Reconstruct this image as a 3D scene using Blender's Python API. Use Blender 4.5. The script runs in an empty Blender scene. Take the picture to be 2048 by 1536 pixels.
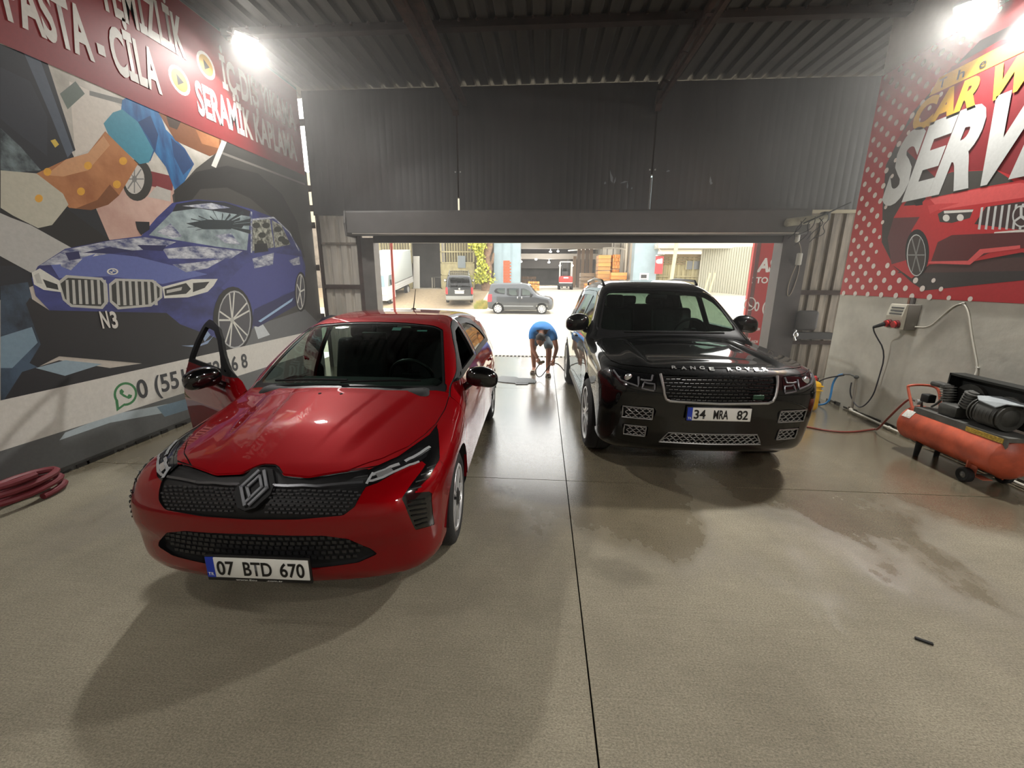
import bpy, bmesh, math, random
from mathutils import Vector, Matrix, Euler
random.seed(7)
R = math.radians
scene = bpy.context.scene
COL = scene.collection

# ------------------------------------------------------------------ camera, sky, light, exposure
FPX, YAW, PITCH, ROLL, CAMH = 835.0, R(4.05), R(14.08), R(-.35), 1.76
_fw = Vector((-math.sin(YAW)*math.cos(PITCH), math.cos(YAW)*math.cos(PITCH), -math.sin(PITCH)))
_rt0 = Vector((math.cos(YAW), math.sin(YAW), 0)); _up0 = _rt0.cross(_fw)
_rt = _rt0*math.cos(ROLL) - _up0*math.sin(ROLL); _up = _up0*math.cos(ROLL) + _rt0*math.sin(ROLL)
cam_data = bpy.data.cameras.new('camera'); cam = bpy.data.objects.new('camera', cam_data); COL.objects.link(cam)
cam_data.sensor_fit = 'HORIZONTAL'; cam_data.sensor_width = 36; cam_data.lens = 36*FPX/2048
cam_data.clip_start = .05; cam_data.clip_end = 400
cam.matrix_world = Matrix(((_rt.x, _up.x, -_fw.x, 0), (_rt.y, _up.y, -_fw.y, 0), (_rt.z, _up.z, -_fw.z, CAMH), (0, 0, 0, 1)))
scene.camera = cam

world = bpy.data.worlds.new('overcast_sky'); scene.world = world; world.use_nodes = True
bg = world.node_tree.nodes['Background']
bg.inputs['Color'].default_value = (1.0, .985, .94, 1); bg.inputs['Strength'].default_value = 4.0

sun_data = bpy.data.lights.new('hazy_sun', 'SUN'); sun_data.energy = 3.0; sun_data.angle = R(12); sun_data.color = (1, .95, .84)
sun = bpy.data.objects.new('hazy_sun', sun_data); COL.objects.link(sun); sun.rotation_euler = (R(-28), R(24), 0)

vs = scene.view_settings
vs.view_transform = 'Standard'; vs.look = 'None'; vs.gamma = 1; vs.use_curve_mapping = False; vs.exposure = 0.0
LAMP_W = 110.0      # one wall floodlight
cy = scene.cycles
cy.max_bounces = 7; cy.diffuse_bounces = 3; cy.glossy_bounces = 3; cy.volume_bounces = 0; cy.transmission_bounces = 6; cy.transparent_max_bounces = 12
cy.use_adaptive_sampling = True; cy.adaptive_threshold = .02
cy.caustics_reflective = False; cy.caustics_refractive = False; cy.sample_clamp_indirect = 6.0
# ------------------------------------------------------------------ helpers
def ray(px, py): return _rt*((px-1024)/FPX) + _up*((768-py)/FPX) + _fw
_cp = Vector((0, 0, CAMH))
def at(px, py, X=None, Y=None, Z=None):
    """the point of the place seen at a pixel of the photograph, on the wall, plane or ground named"""
    d = ray(px, py)
    t = X/d.x if X is not None else (Y/d.y if Y is not None else (Z-CAMH)/d.z)
    return _cp + d*t
MATS = {}
def lin(c): return tuple(((v/255)/12.92 if v/255 <= .04045 else ((v/255+.055)/1.055)**2.4) for v in c)
def mat(name, col=(128,128,128), rough=.5, metal=0, var=0, vscale=6, bump=0, bscale=40, coat=0, emit=0, spec=.5, col2=None, detail=6, stretch=None, rvar=0):
    if name in MATS: return MATS[name]
    m = bpy.data.materials.new(name); m.use_nodes = True; MATS[name] = m
    nt = m.node_tree; b = nt.nodes['Principled BSDF']; L = nt.links
    c = lin(col) + (1,)
    b.inputs['Base Color'].default_value = c; b.inputs['Roughness'].default_value = rough; b.inputs['Metallic'].default_value = metal
    b.inputs['Coat Weight'].default_value = coat; b.inputs['Coat Roughness'].default_value = .03
    b.inputs['Specular IOR Level'].default_value = spec
    if emit:
        b.inputs['Emission Color'].default_value = c; b.inputs['Emission Strength'].default_value = emit
    if var or bump or rvar:
        tc = nt.nodes.new('ShaderNodeTexCoord'); src = tc.outputs['Object']
        if stretch:
            mp = nt.nodes.new('ShaderNodeMapping'); mp.inputs['Scale'].default_value = stretch; L.new(src, mp.inputs['Vector']); src = mp.outputs['Vector']
    if var or rvar:
        n = nt.nodes.new('ShaderNodeTexNoise'); n.inputs['Scale'].default_value = vscale; n.inputs['Detail'].default_value = detail; n.inputs['Roughness'].default_value = .62
        L.new(src, n.inputs['Vector'])
        if var:
            rp = nt.nodes.new('ShaderNodeValToRGB'); L.new(n.outputs['Fac'], rp.inputs['Fac'])
            k = lin(col2) if col2 else tuple(v*(1-var) for v in c[:3])
            rp.color_ramp.elements[0].position = .36; rp.color_ramp.elements[1].position = .64
            rp.color_ramp.elements[0].color = tuple(k) + (1,)
            rp.color_ramp.elements[1].color = c if col2 else tuple(min(1, v*(1+var*.5)) for v in c[:3]) + (1,)
            L.new(rp.outputs['Color'], b.inputs['Base Color'])
        if rvar:
            mr = nt.nodes.new('ShaderNodeMapRange'); mr.inputs[1].default_value = .3; mr.inputs[2].default_value = .7
            mr.inputs[3].default_value = max(.02, rough-rvar); mr.inputs[4].default_value = min(1, rough+rvar)
            L.new(n.outputs['Fac'], mr.inputs[0]); L.new(mr.outputs[0], b.inputs['Roughness'])
    if bump:
        n2 = nt.nodes.new('ShaderNodeTexNoise'); n2.inputs['Scale'].default_value = bscale; n2.inputs['Detail'].default_value = 4
        L.new(src, n2.inputs['Vector'])
        bp = nt.nodes.new('ShaderNodeBump'); bp.inputs['Strength'].default_value = bump; bp.inputs['Distance'].default_value = .01
        L.new(n2.outputs['Fac'], bp.inputs['Height']); L.new(bp.outputs['Normal'], b.inputs['Normal'])
    return m
def glass(name, tint=(120,140,135), rough=.02, ior=1.5):
    if name in MATS: return MATS[name]
    m = bpy.data.materials.new(name); m.use_nodes = True; MATS[name] = m; nt = m.node_tree
    for n in list(nt.nodes):
        if n.type != 'OUTPUT_MATERIAL': nt.nodes.remove(n)
    o = nt.nodes['Material Output']
    tr = nt.nodes.new('ShaderNodeBsdfTransparent'); tr.inputs[0].default_value = lin(tint) + (1,)
    gl = nt.nodes.new('ShaderNodeBsdfGlossy'); gl.inputs['Roughness'].default_value = rough
    fr = nt.nodes.new('ShaderNodeFresnel')
    ge = nt.nodes.new('ShaderNodeNewGeometry'); mr = nt.nodes.new('ShaderNodeMapRange'); mr.inputs[3].default_value = ior; mr.inputs[4].default_value = 1/ior   # thin pane: same mirror from both sides
    nt.links.new(ge.outputs['Backfacing'], mr.inputs[0]); nt.links.new(mr.outputs[0], fr.inputs['IOR'])
    mx = nt.nodes.new('ShaderNodeMixShader')
    nt.links.new(fr.outputs[0], mx.inputs[0]); nt.links.new(tr.outputs[0], mx.inputs[1]); nt.links.new(gl.outputs[0], mx.inputs[2])
    nt.links.new(mx.outputs[0], o.inputs[0]); return m
def tag(o, label=None, cat=None, group=None, kind=None):
    if label: o['label'] = label
    if cat: o['category'] = cat
    if group: o['group'] = group
    if kind: o['kind'] = kind
    return o
def thing(name, label, cat, loc=(0,0,0), rz=0, group=None, kind=None):
    o = bpy.data.objects.new(name, None); o.empty_display_size = .2; COL.objects.link(o)
    o.location = loc; o.rotation_euler = (0, 0, rz)
    return tag(o, label, cat, group, kind)
def link(name, me, parent=None):
    o = bpy.data.objects.new(name, me); COL.objects.link(o); o.parent = parent
    return o
class B:
    """collects shapes; obj() links them as ONE mesh object"""
    def __init__(s): s.v = []; s.f = []; s.m = []; s.mi = 0
    def add(s, vs, fs):
        n = len(s.v); s.v += [tuple(v) for v in vs]; s.f += [tuple(i+n for i in f) for f in fs]; s.m += [s.mi]*len(fs); return s
    def xform(s, M, start=0):
        s.v[start:] = [tuple(M @ Vector(v)) for v in s.v[start:]]; return s
    def box(s, c, d, rot=None):
        x, y, z = d[0]/2, d[1]/2, d[2]/2
        vs = [Vector((a*x, b*y, e*z)) for e in (-1,1) for b in (-1,1) for a in (-1,1)]
        if rot:
            M = Euler(rot).to_matrix(); vs = [M @ v for v in vs]
        vs = [v + Vector(c) for v in vs]
        return s.add(vs, [(0,2,3,1),(4,5,7,6),(0,1,5,4),(2,6,7,3),(0,4,6,2),(1,3,7,5)])
    def bb(s, x0, x1, y0, y1, z0, z1): return s.box(((x0+x1)/2, (y0+y1)/2, (z0+z1)/2), (abs(x1-x0), abs(y1-y0), abs(z1-z0)))
    def rbox(s, c, d, r=.02, seg=2, rot=None):
        bm = bmesh.new(); bmesh.ops.create_cube(bm, size=1)
        bmesh.ops.scale(bm, vec=d, verts=bm.verts)
        bmesh.ops.bevel(bm, geom=bm.edges[:], offset=min(r, min(d)*.49), segments=seg, affect='EDGES', profile=.5)
        M = Matrix.Translation(c) @ (Euler(rot).to_matrix().to_4x4() if rot else Matrix())
        bm.verts.index_update()
        s.add([M @ v.co for v in bm.verts], [[v.index for v in f.verts] for f in bm.faces]); bm.free(); return s
    def cyl(s, p0, p1, r0, r1=None, n=16, cap=True):
        r1 = r0 if r1 is None else r1
        p0, p1 = Vector(p0), Vector(p1); d = (p1-p0).normalized()
        a = d.orthogonal().normalized(); b = d.cross(a)
        vs = [p + (a*math.cos(2*math.pi*i/n) + b*math.sin(2*math.pi*i/n))*r for p, r in ((p0, r0), (p1, r1)) for i in range(n)]
        fs = [(i, (i+1) % n, n+(i+1) % n, n+i) for i in range(n)]
        if cap: fs += [tuple(range(n-1, -1, -1)), tuple(range(n, 2*n))]
        return s.add(vs, fs)
    def tube(s, path, r, n=8, closed=False, smooth=0):
        P = [Vector(p) for p in path]
        for _ in range(smooth):
            Q = [P[0]] if not closed else []
            rng = range(len(P) if closed else len(P)-1)
            for i in rng:
                a, b = P[i], P[(i+1) % len(P)]; Q += [a*.75+b*.25, a*.25+b*.75]
            if not closed: Q.append(P[-1])
            P = Q
        N = len(P); rs = r if isinstance(r, (list, tuple)) else [r]*N
        vs = []; t0 = None; a = None
        for i in range(N):
            if closed: t = (P[(i+1) % N] - P[i-1]).normalized()
            else: t = (P[min(i+1, N-1)] - P[max(i-1, 0)]).normalized()
            if a is None: a = t.orthogonal().normalized()
            else:
                a = (a - t*a.dot(t)); a = a.normalized() if a.length > 1e-6 else t.orthogonal().normalized()
            b = t.cross(a); rr = rs[min(i, len(rs)-1)]
            vs += [P[i] + (a*math.cos(2*math.pi*k/n) + b*math.sin(2*math.pi*k/n))*rr for k in range(n)]
        fs = []
        for i in range(N if closed else N-1):
            j = (i+1) % N
            fs += [(i*n+k, i*n+(k+1) % n, j*n+(k+1) % n, j*n+k) for k in range(n)]
        if not closed: fs += [tuple(range(n-1, -1, -1)), tuple(range((N-1)*n, N*n))]
        return s.add(vs, fs)
    def lathe(s, prof, n=32, M=None, closed=False):
        """prof (r, h) about the local z axis, placed by M"""
        M = M or Matrix(); k = len(prof)
        vs = [M @ Vector((r*math.cos(2*math.pi*i/n), r*math.sin(2*math.pi*i/n), h)) for i in range(n) for r, h in prof]
        fs = []
        for i in range(n):
            j = (i+1) % n
            for q in range(k if closed else k-1):
                w = (q+1) % k; fs.append((i*k+q, j*k+q, j*k+w, i*k+w))
        return s.add(vs, fs)
    def prism(s, poly, h0, h1, M=None):
        """2-D polygon extruded along local z"""
        M = M or Matrix(); n = len(poly)
        vs = [M @ Vector((x, y, h)) for h in (h0, h1) for x, y in poly]
        return s.add(vs, [tuple(range(n-1, -1, -1)), tuple(range(n, 2*n))] + [(i, (i+1) % n, n+(i+1) % n, n+i) for i in range(n)])
    def ell(s, c, d, n=20, m=12, rot=None, power=1.0):
        M = Matrix.Translation(c) @ (Euler(rot).to_matrix().to_4x4() if rot else Matrix())
        sp = lambda v: math.copysign(abs(v)**power, v)
        vs = [M @ Vector((d[0]*sp(math.sin(math.pi*j/m))*sp(math.cos(2*math.pi*i/n)), d[1]*sp(math.sin(math.pi*j/m))*sp(math.sin(2*math.pi*i/n)), d[2]*sp(math.cos(math.pi*j/m)))) for j in range(1, m) for i in range(n)]
        k = len(vs); vs += [M @ Vector((0, 0, d[2])), M @ Vector((0, 0, -d[2]))]
        fs = [(j*n+i, (j+1)*n+i, (j+1)*n+(i+1) % n, j*n+(i+1) % n) for j in range(m-2) for i in range(n)]
        fs += [(k, i, (i+1) % n) for i in range(n)] + [(k+1, (m-2)*n+(i+1) % n, (m-2)*n+i) for i in range(n)]
        return s.add(vs, fs)
    def obj(s, name, m, parent=None, smooth=40, label=None):
        me = bpy.data.meshes.new(name); me.from_pydata(s.v, [], s.f)
        for q in (m if isinstance(m, (list, tuple)) else [m]): me.materials.append(q)
        if isinstance(m, (list, tuple)): me.polygons.foreach_set('material_index', s.m)
        if smooth:
            me.shade_smooth(); me.set_sharp_from_angle(angle=R(smooth))
        o = link(name, me, parent)
        if label: o['label'] = label
        return o
def struct(o): o['kind'] = 'structure'; return o
def copy_tree(o, parent=None):
    c = o.copy(); COL.objects.link(c); c.parent = parent
    for ch in list(o.children): copy_tree(ch, c)
    return c
FRAMES = {  # text x axis, text y axis on each facing
    'left': (Vector((0,1,0)), Vector((0,0,1))), 'right': (Vector((0,-1,0)), Vector((0,0,1))),
    'front': (Vector((1,0,0)), Vector((0,0,1)))}
def text(body, origin, ax, ay, w=None, h=.1, bold=0, parent=None, m=None, name='lettering', depth=.0015, shear=0, slope=0):
    """lettering whose box starts at origin, h tall (cap height) and w wide, lying in the plane of ax, ay"""
    cu = bpy.data.curves.new(name, 'FONT'); cu.body = body; cu.size = 1; cu.offset = bold; cu.extrude = 0; cu.shear = shear; cu.resolution_u = 4
    t = bpy.data.objects.new('t', cu); COL.objects.link(t)
    me = bpy.data.meshes.new_from_object(t.evaluated_get(bpy.context.evaluated_depsgraph_get()))
    bpy.data.objects.remove(t); bpy.data.curves.remove(cu)
    xs = [v.co.x for v in me.vertices]; ys = [v.co.y for v in me.vertices]
    x0, x1 = min(xs), max(xs)
    sy = h/.70; sx = sy if w is None else w/(x1-x0)
    az = ax.cross(ay)
    for v in me.vertices:
        u = (v.co.x-x0)*sx
        p = Vector(origin) + ax*u + ay*(v.co.y*sy + slope*u) + az*depth
        v.co = p
    me.materials.clear(); me.materials.append(m)
    return link(name, me, parent)
class Print:
    """flat printed shapes on a wall: polygons at rising depths in one mesh"""
    def __init__(s, axis, X, sgn, step=.00002, base=.004): s.axis, s.X, s.sgn, s.step, s.d = axis, X, sgn, step, base; s.b = B(); s.mats = []
    def uv(s, px, py): p = at(px, py, X=s.X); return (p.y, p.z)
    def m(s, m):
        if m not in s.mats: s.mats.append(m)
        s.b.mi = s.mats.index(m)
    def poly(s, pxs, m): return s.polyw([s.uv(*p) for p in pxs], m)
    def polyw(s, uv, m):
        s.m(m); s.d += s.step; x = s.X + s.sgn*s.d
        s.b.add([(x, u, v) for u, v in uv], [tuple(range(len(uv)))]); return s
    def line(s, pxs, w, m, n=None):
        P = [s.uv(*p) for p in pxs]; s.m(m); s.d += s.step; x = s.X + s.sgn*s.d
        for (a, b), (c, d) in zip(P, P[1:]):
            L = math.hypot(c-a, d-b) or 1; nx, ny = -(d-b)/L*w/2, (c-a)/L*w/2
            s.b.add([(x, a+nx, b+ny), (x, c+nx, d+ny), (x, c-nx, d-ny), (x, a-nx, b-ny)], [(0,1,2,3)])
    def ellw(s, u, v, ru, rv, m, n=20, rot=0):
        c, q = math.cos(rot), math.sin(rot)
        s.polyw([(u + ru*math.cos(2*math.pi*i/n)*c - rv*math.sin(2*math.pi*i/n)*q, v + ru*math.cos(2*math.pi*i/n)*q + rv*math.sin(2*math.pi*i/n)*c) for i in range(n)], m)
    def ell(s, px, py, rx, ry, m, n=24):
        s.poly([(px + rx*math.cos(2*math.pi*i/n), py + ry*math.sin(2*math.pi*i/n)) for i in range(n)], m)
    def obj(s, name, parent): return s.b.obj(name, s.mats, parent, smooth=0)
# ------------------------------------------------------------------ vehicle surfaces
import numpy as np
def pch(xs, ys):
    """monotone cubic through points -> vectorised function"""
    xs = np.array(xs, float); ys = np.array(ys, float)
    h = np.diff(xs); d = np.diff(ys) / h
    m = np.zeros(len(xs)); m[0] = d[0]; m[-1] = d[-1]
    for i in range(1, len(xs) - 1):
        m[i] = 0 if d[i-1] * d[i] <= 0 else (h[i-1] + h[i]) * 3 / ((2*h[i] + h[i-1]) / d[i-1] + (h[i] + 2*h[i-1]) / d[i])
    def f(x):
        x = np.asarray(x, float)
        i = np.clip(np.searchsorted(xs, x) - 1, 0, len(h) - 1)
        t = (x - xs[i]) / h[i]; lo = t < 0; hi = t > 1
        tc = np.clip(t, 0, 1)
        r = (ys[i]*(1+2*tc)*(1-tc)**2 + m[i]*h[i]*tc*(1-tc)**2 + ys[i+1]*tc*tc*(3-2*tc) + m[i+1]*h[i]*tc*tc*(tc-1))
        return r + np.where(lo, m[0]*(x - xs[0]), 0) + np.where(hi, m[-1]*(x - xs[-1]), 0)
    return f
def pts(*p): return pch([a for a, b in p], [b for a, b in p])
def smax(a, b, k):
    h = np.clip(0.5 + 0.5*(a-b)/k, 0, 1)
    return b + (a-b)*h + k*h*(1-h)
def sstep(a, b, x):
    t = np.clip((x-a)/(b-a), 0, 1); return t*t*(3-2*t)
def make_sdf(zt, yf, yr, wp, ws, zb, crown, plan_f, plan_r, k_top=.10, k_front=.09, k_rear=.09, extra=None, ktopf=None):
    e = 1e-3
    def f(P):
        x, y, z = np.abs(P[:, 0]), P[:, 1], P[:, 2]
        sh = plan_f(x) * (1 - sstep(1.0, 2.3, y)) * (1 - .45*sstep(.3, 1.1, y)) - plan_r(x) * sstep(2.6, 3.6, y)
        yy = y - sh
        sl = (zt(yy+e) - zt(yy-e)) / (2*e)
        top = (z - zt(yy) + crown(y) * x*x) / np.sqrt(1 + sl*sl)
        if extra: top = top - extra(x, y, z)
        wz = ws(z); side = (x - wp(y) - wz) / np.sqrt(1 + ((ws(z+e)-ws(z-e))/(2*e))**2)
        front = (yf(z) + plan_f(x) - y) / np.sqrt(1 + ((yf(z+e)-yf(z-e))/(2*e))**2 + ((plan_f(x+e)-plan_f(x-e))/(2*e))**2)
        rear = (y - yr(z) + plan_r(x)) / np.sqrt(1 + ((yr(z+e)-yr(z-e))/(2*e))**2 + ((plan_r(x+e)-plan_r(x-e))/(2*e))**2)
        kt = k_top if ktopf is None else ktopf(y)
        r = smax(top, side, kt)
        r = smax(r, front, k_front); r = smax(r, rear, k_rear)
        return smax(r, zb(y) - z, .06)
    return f
def grad(f, P, e=2e-3):
    g = np.zeros_like(P)
    for a in range(3):
        d = np.zeros(3); d[a] = e
        g[:, a] = (f(P+d) - f(P-d)) / (2*e)
    return g
def newton(f, P, n=4):
    for _ in range(n):
        g = grad(f, P); v = f(P)
        s = np.clip(v / np.maximum((g*g).sum(1), .2), -.05, .05)
        P = P - g * s[:, None]
    return P

# small hatchback: y runs from the nose (0) to the tail, x across, z up
def hatch_sdf():
    zt = pts((-.2,.55),(0,.735),(.06,.772),(.15,.81),(.3,.852),(.6,.915),(.95,.972),(1.08,.995),(1.18,1.035),(1.4,1.16),(1.7,1.315),(1.86,1.382),(2.05,1.42),(2.4,1.442),(2.8,1.435),(3.2,1.408),(3.5,1.37),(3.62,1.335),(3.75,1.235),(3.9,1.06),(4.0,.93),(4.2,.6))
    yf = pts((.1,.22),(.18,.13),(.24,.055),(.30,.03),(.42,.02),(.52,.0),(.6,.0),(.68,.02),(.75,.06),(.82,.14),(.9,.3),(1.1,.8))
    yr = pts((.1,3.85),(.25,3.97),(.45,4.05),(.65,4.04),(.8,4.0),(.95,3.97),(1.2,3.9),(1.4,3.8))
    wp = pts((-.1,.74),(.1,.81),(.4,.872),(.85,.897),(1.3,.885),(2.0,.882),(2.8,.886),(3.35,.898),(3.7,.87),(4.1,.76))
    ws = pts((.1,-.12),(.2,-.045),(.3,-.015),(.42,-.008),(.55,-.004),(.7,.0),(.8,-.012),(.88,-.03),(.95,-.055),(1.1,-.115),(1.3,-.22),(1.45,-.32),(1.6,-.45))
    zb = pts((-.1,.2),(.3,.17),(.8,.17),(3.3,.18),(3.8,.22),(4.1,.3))
    crown = pts((0,.05),(.4,.10),(.95,.13),(1.3,.08),(1.9,.06),(2.5,.055),(3.4,.07),(3.7,.06))
    plan_f = lambda x: .17*x*x + .30*x**6
    plan_r = lambda x: .12*x*x + .15*x**6
    def extra(x, y, z):
        m = sstep(.16, .6, y) * (1 - sstep(.98, 1.2, y))
        r = .30 + .22*y
        a = .014*m*(1 - sstep(-.07, .03, x - r))
        # folded line on the bonnet running to the badge
        r2 = .13 + .17*y
        return a + .004*m*(1 - sstep(-.02, .02, x - r2))
    return make_sdf(zt, yf, yr, wp, ws, zb, crown, plan_f, plan_r, k_top=.11, k_front=.085, k_rear=.1, extra=extra)

def suv_sdf():
    zt = pts((-.3,.84),(0,.985),(.06,1.025),(.15,1.055),(.4,1.09),(.9,1.125),(1.22,1.145),(1.36,1.165),(1.5,1.24),(1.75,1.405),(2.0,1.565),(2.15,1.64),(2.3,1.695),(2.5,1.735),(2.8,1.762),(3.3,1.765),(3.9,1.735),(4.3,1.695),(4.45,1.655),(4.6,1.45),(4.72,1.2),(5.0,.6))
    yf = pts((.1,.38),(.22,.2),(.32,.1),(.42,.06),(.55,.03),(.65,.01),(.8,.0),(.95,.025),(1.05,.07),(1.15,.3),(1.3,.8))
    yr = pts((.1,4.5),(.3,4.7),(.5,4.82),(.8,4.84),(1.1,4.80),(1.3,4.72),(1.6,4.58),(1.8,4.5))
    wp = pts((-.1,.86),(.15,.925),(.5,.972),(.95,.99),(1.6,.98),(2.6,.982),(3.6,.992),(4.2,.97),(4.85,.85))
    ws = pts((.1,-.12),(.25,-.05),(.35,-.02),(.5,-.012),(.75,-.004),(.9,0),(1.0,-.008),(1.08,-.03),(1.16,-.075),(1.3,-.135),(1.5,-.22),(1.65,-.29),(1.8,-.4))
    zb = pts((-.1,.3),(.4,.24),(.9,.26),(3.8,.28),(4.4,.33),(4.9,.45))
    crown = pts((0,.05),(.5,.06),(1.2,.07),(1.6,.05),(2.3,.05),(3.3,.05),(4.3,.05))
    plan_f = lambda x: .12*x*x + .20*x**8
    plan_r = lambda x: .08*x*x + .12*x**8
    def extra(x, y, z):
        m = sstep(.12, .4, y) * (1 - sstep(1.15, 1.3, y))
        a = -.018*m*(1 - sstep(.50, .62, x))
        return a + .012*m*sstep(.52, .56, x)*(1-sstep(.60,.72,x))
    return make_sdf(zt, yf, yr, wp, ws, zb, crown, plan_f, plan_r, k_top=.12, k_front=.10, k_rear=.1, extra=extra)
# ------------------------------------------------------------------ shells: meshing a vehicle surface and cutting it into panels
def surfnet(f, lo, hi, h):
    ax = [np.arange(lo[i], hi[i]+h, h) for i in range(3)]
    n = [len(a) for a in ax]
    vals = np.empty(n)
    Yg, Zg = np.meshgrid(ax[1], ax[2], indexing='ij')
    for i, x in enumerate(ax[0]):
        P = np.stack([np.full(Yg.size, x), Yg.ravel(), Zg.ravel()], 1); vals[i] = f(P).reshape(n[1], n[2])
    s = vals < 0
    c = [s[i:n[0]-1+i, j:n[1]-1+j, k:n[2]-1+k] for i in (0,1) for j in (0,1) for k in (0,1)]
    al = np.logical_and.reduce(c); an = np.logical_or.reduce(c); act = an & ~al
    idx = -np.ones(act.shape, int); I = np.argwhere(act); idx[act] = np.arange(len(I))
    V = np.stack([ax[a][I[:, a]] + h/2 for a in range(3)], 1)
    F = []
    for a in range(3):
        b, d = (a+1) % 3, (a+2) % 3
        s0 = np.moveaxis(s, (a, b, d), (0, 1, 2)); id0 = np.moveaxis(idx, (a, b, d), (0, 1, 2))
        e0, e1 = s0[:-1, 1:-1, 1:-1], s0[1:, 1:-1, 1:-1]
        ch = np.argwhere(e0 != e1); i, j, k = ch[:, 0], ch[:, 1]+1, ch[:, 2]+1
        q = np.stack([id0[i, j-1, k-1], id0[i, j, k-1], id0[i, j, k], id0[i, j-1, k]], 1)
        fl = s0[i, j, k]; q[~fl] = q[~fl][:, ::-1]
        F.append(q)
    F = np.concatenate(F); F = F[(F >= 0).all(1)]
    V = newton(f, V, 5)
    return V, np.concatenate([F[:, [0,1,2]], F[:, [0,2,3]]])
def sdpoly(P, poly):
    poly = np.asarray(poly, float); d = np.full(len(P), 1e9); ins = np.zeros(len(P), bool)
    for a, b in zip(poly, np.roll(poly, -1, 0)):
        e = b-a; w = P-a; t = np.clip((w@e)/max(e@e, 1e-12), 0, 1)
        d = np.minimum(d, np.hypot(*(w - t[:, None]*e).T))
        c1 = (a[1] <= P[:, 1]) != (b[1] <= P[:, 1])
        xi = a[0] + (P[:, 1]-a[1])/np.where(abs(e[1]) < 1e-12, 1e-12, e[1])*e[0]
        ins ^= c1 & (P[:, 0] < xi)
    return np.where(ins, -d, d)
def chaikin(p, n=2):
    p = [np.array(q, float) for q in p]
    for _ in range(n):
        p = [r for a, b in zip(p, p[1:]+p[:1]) for r in (a*.8+b*.2, a*.2+b*.8)]
    return p
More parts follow.
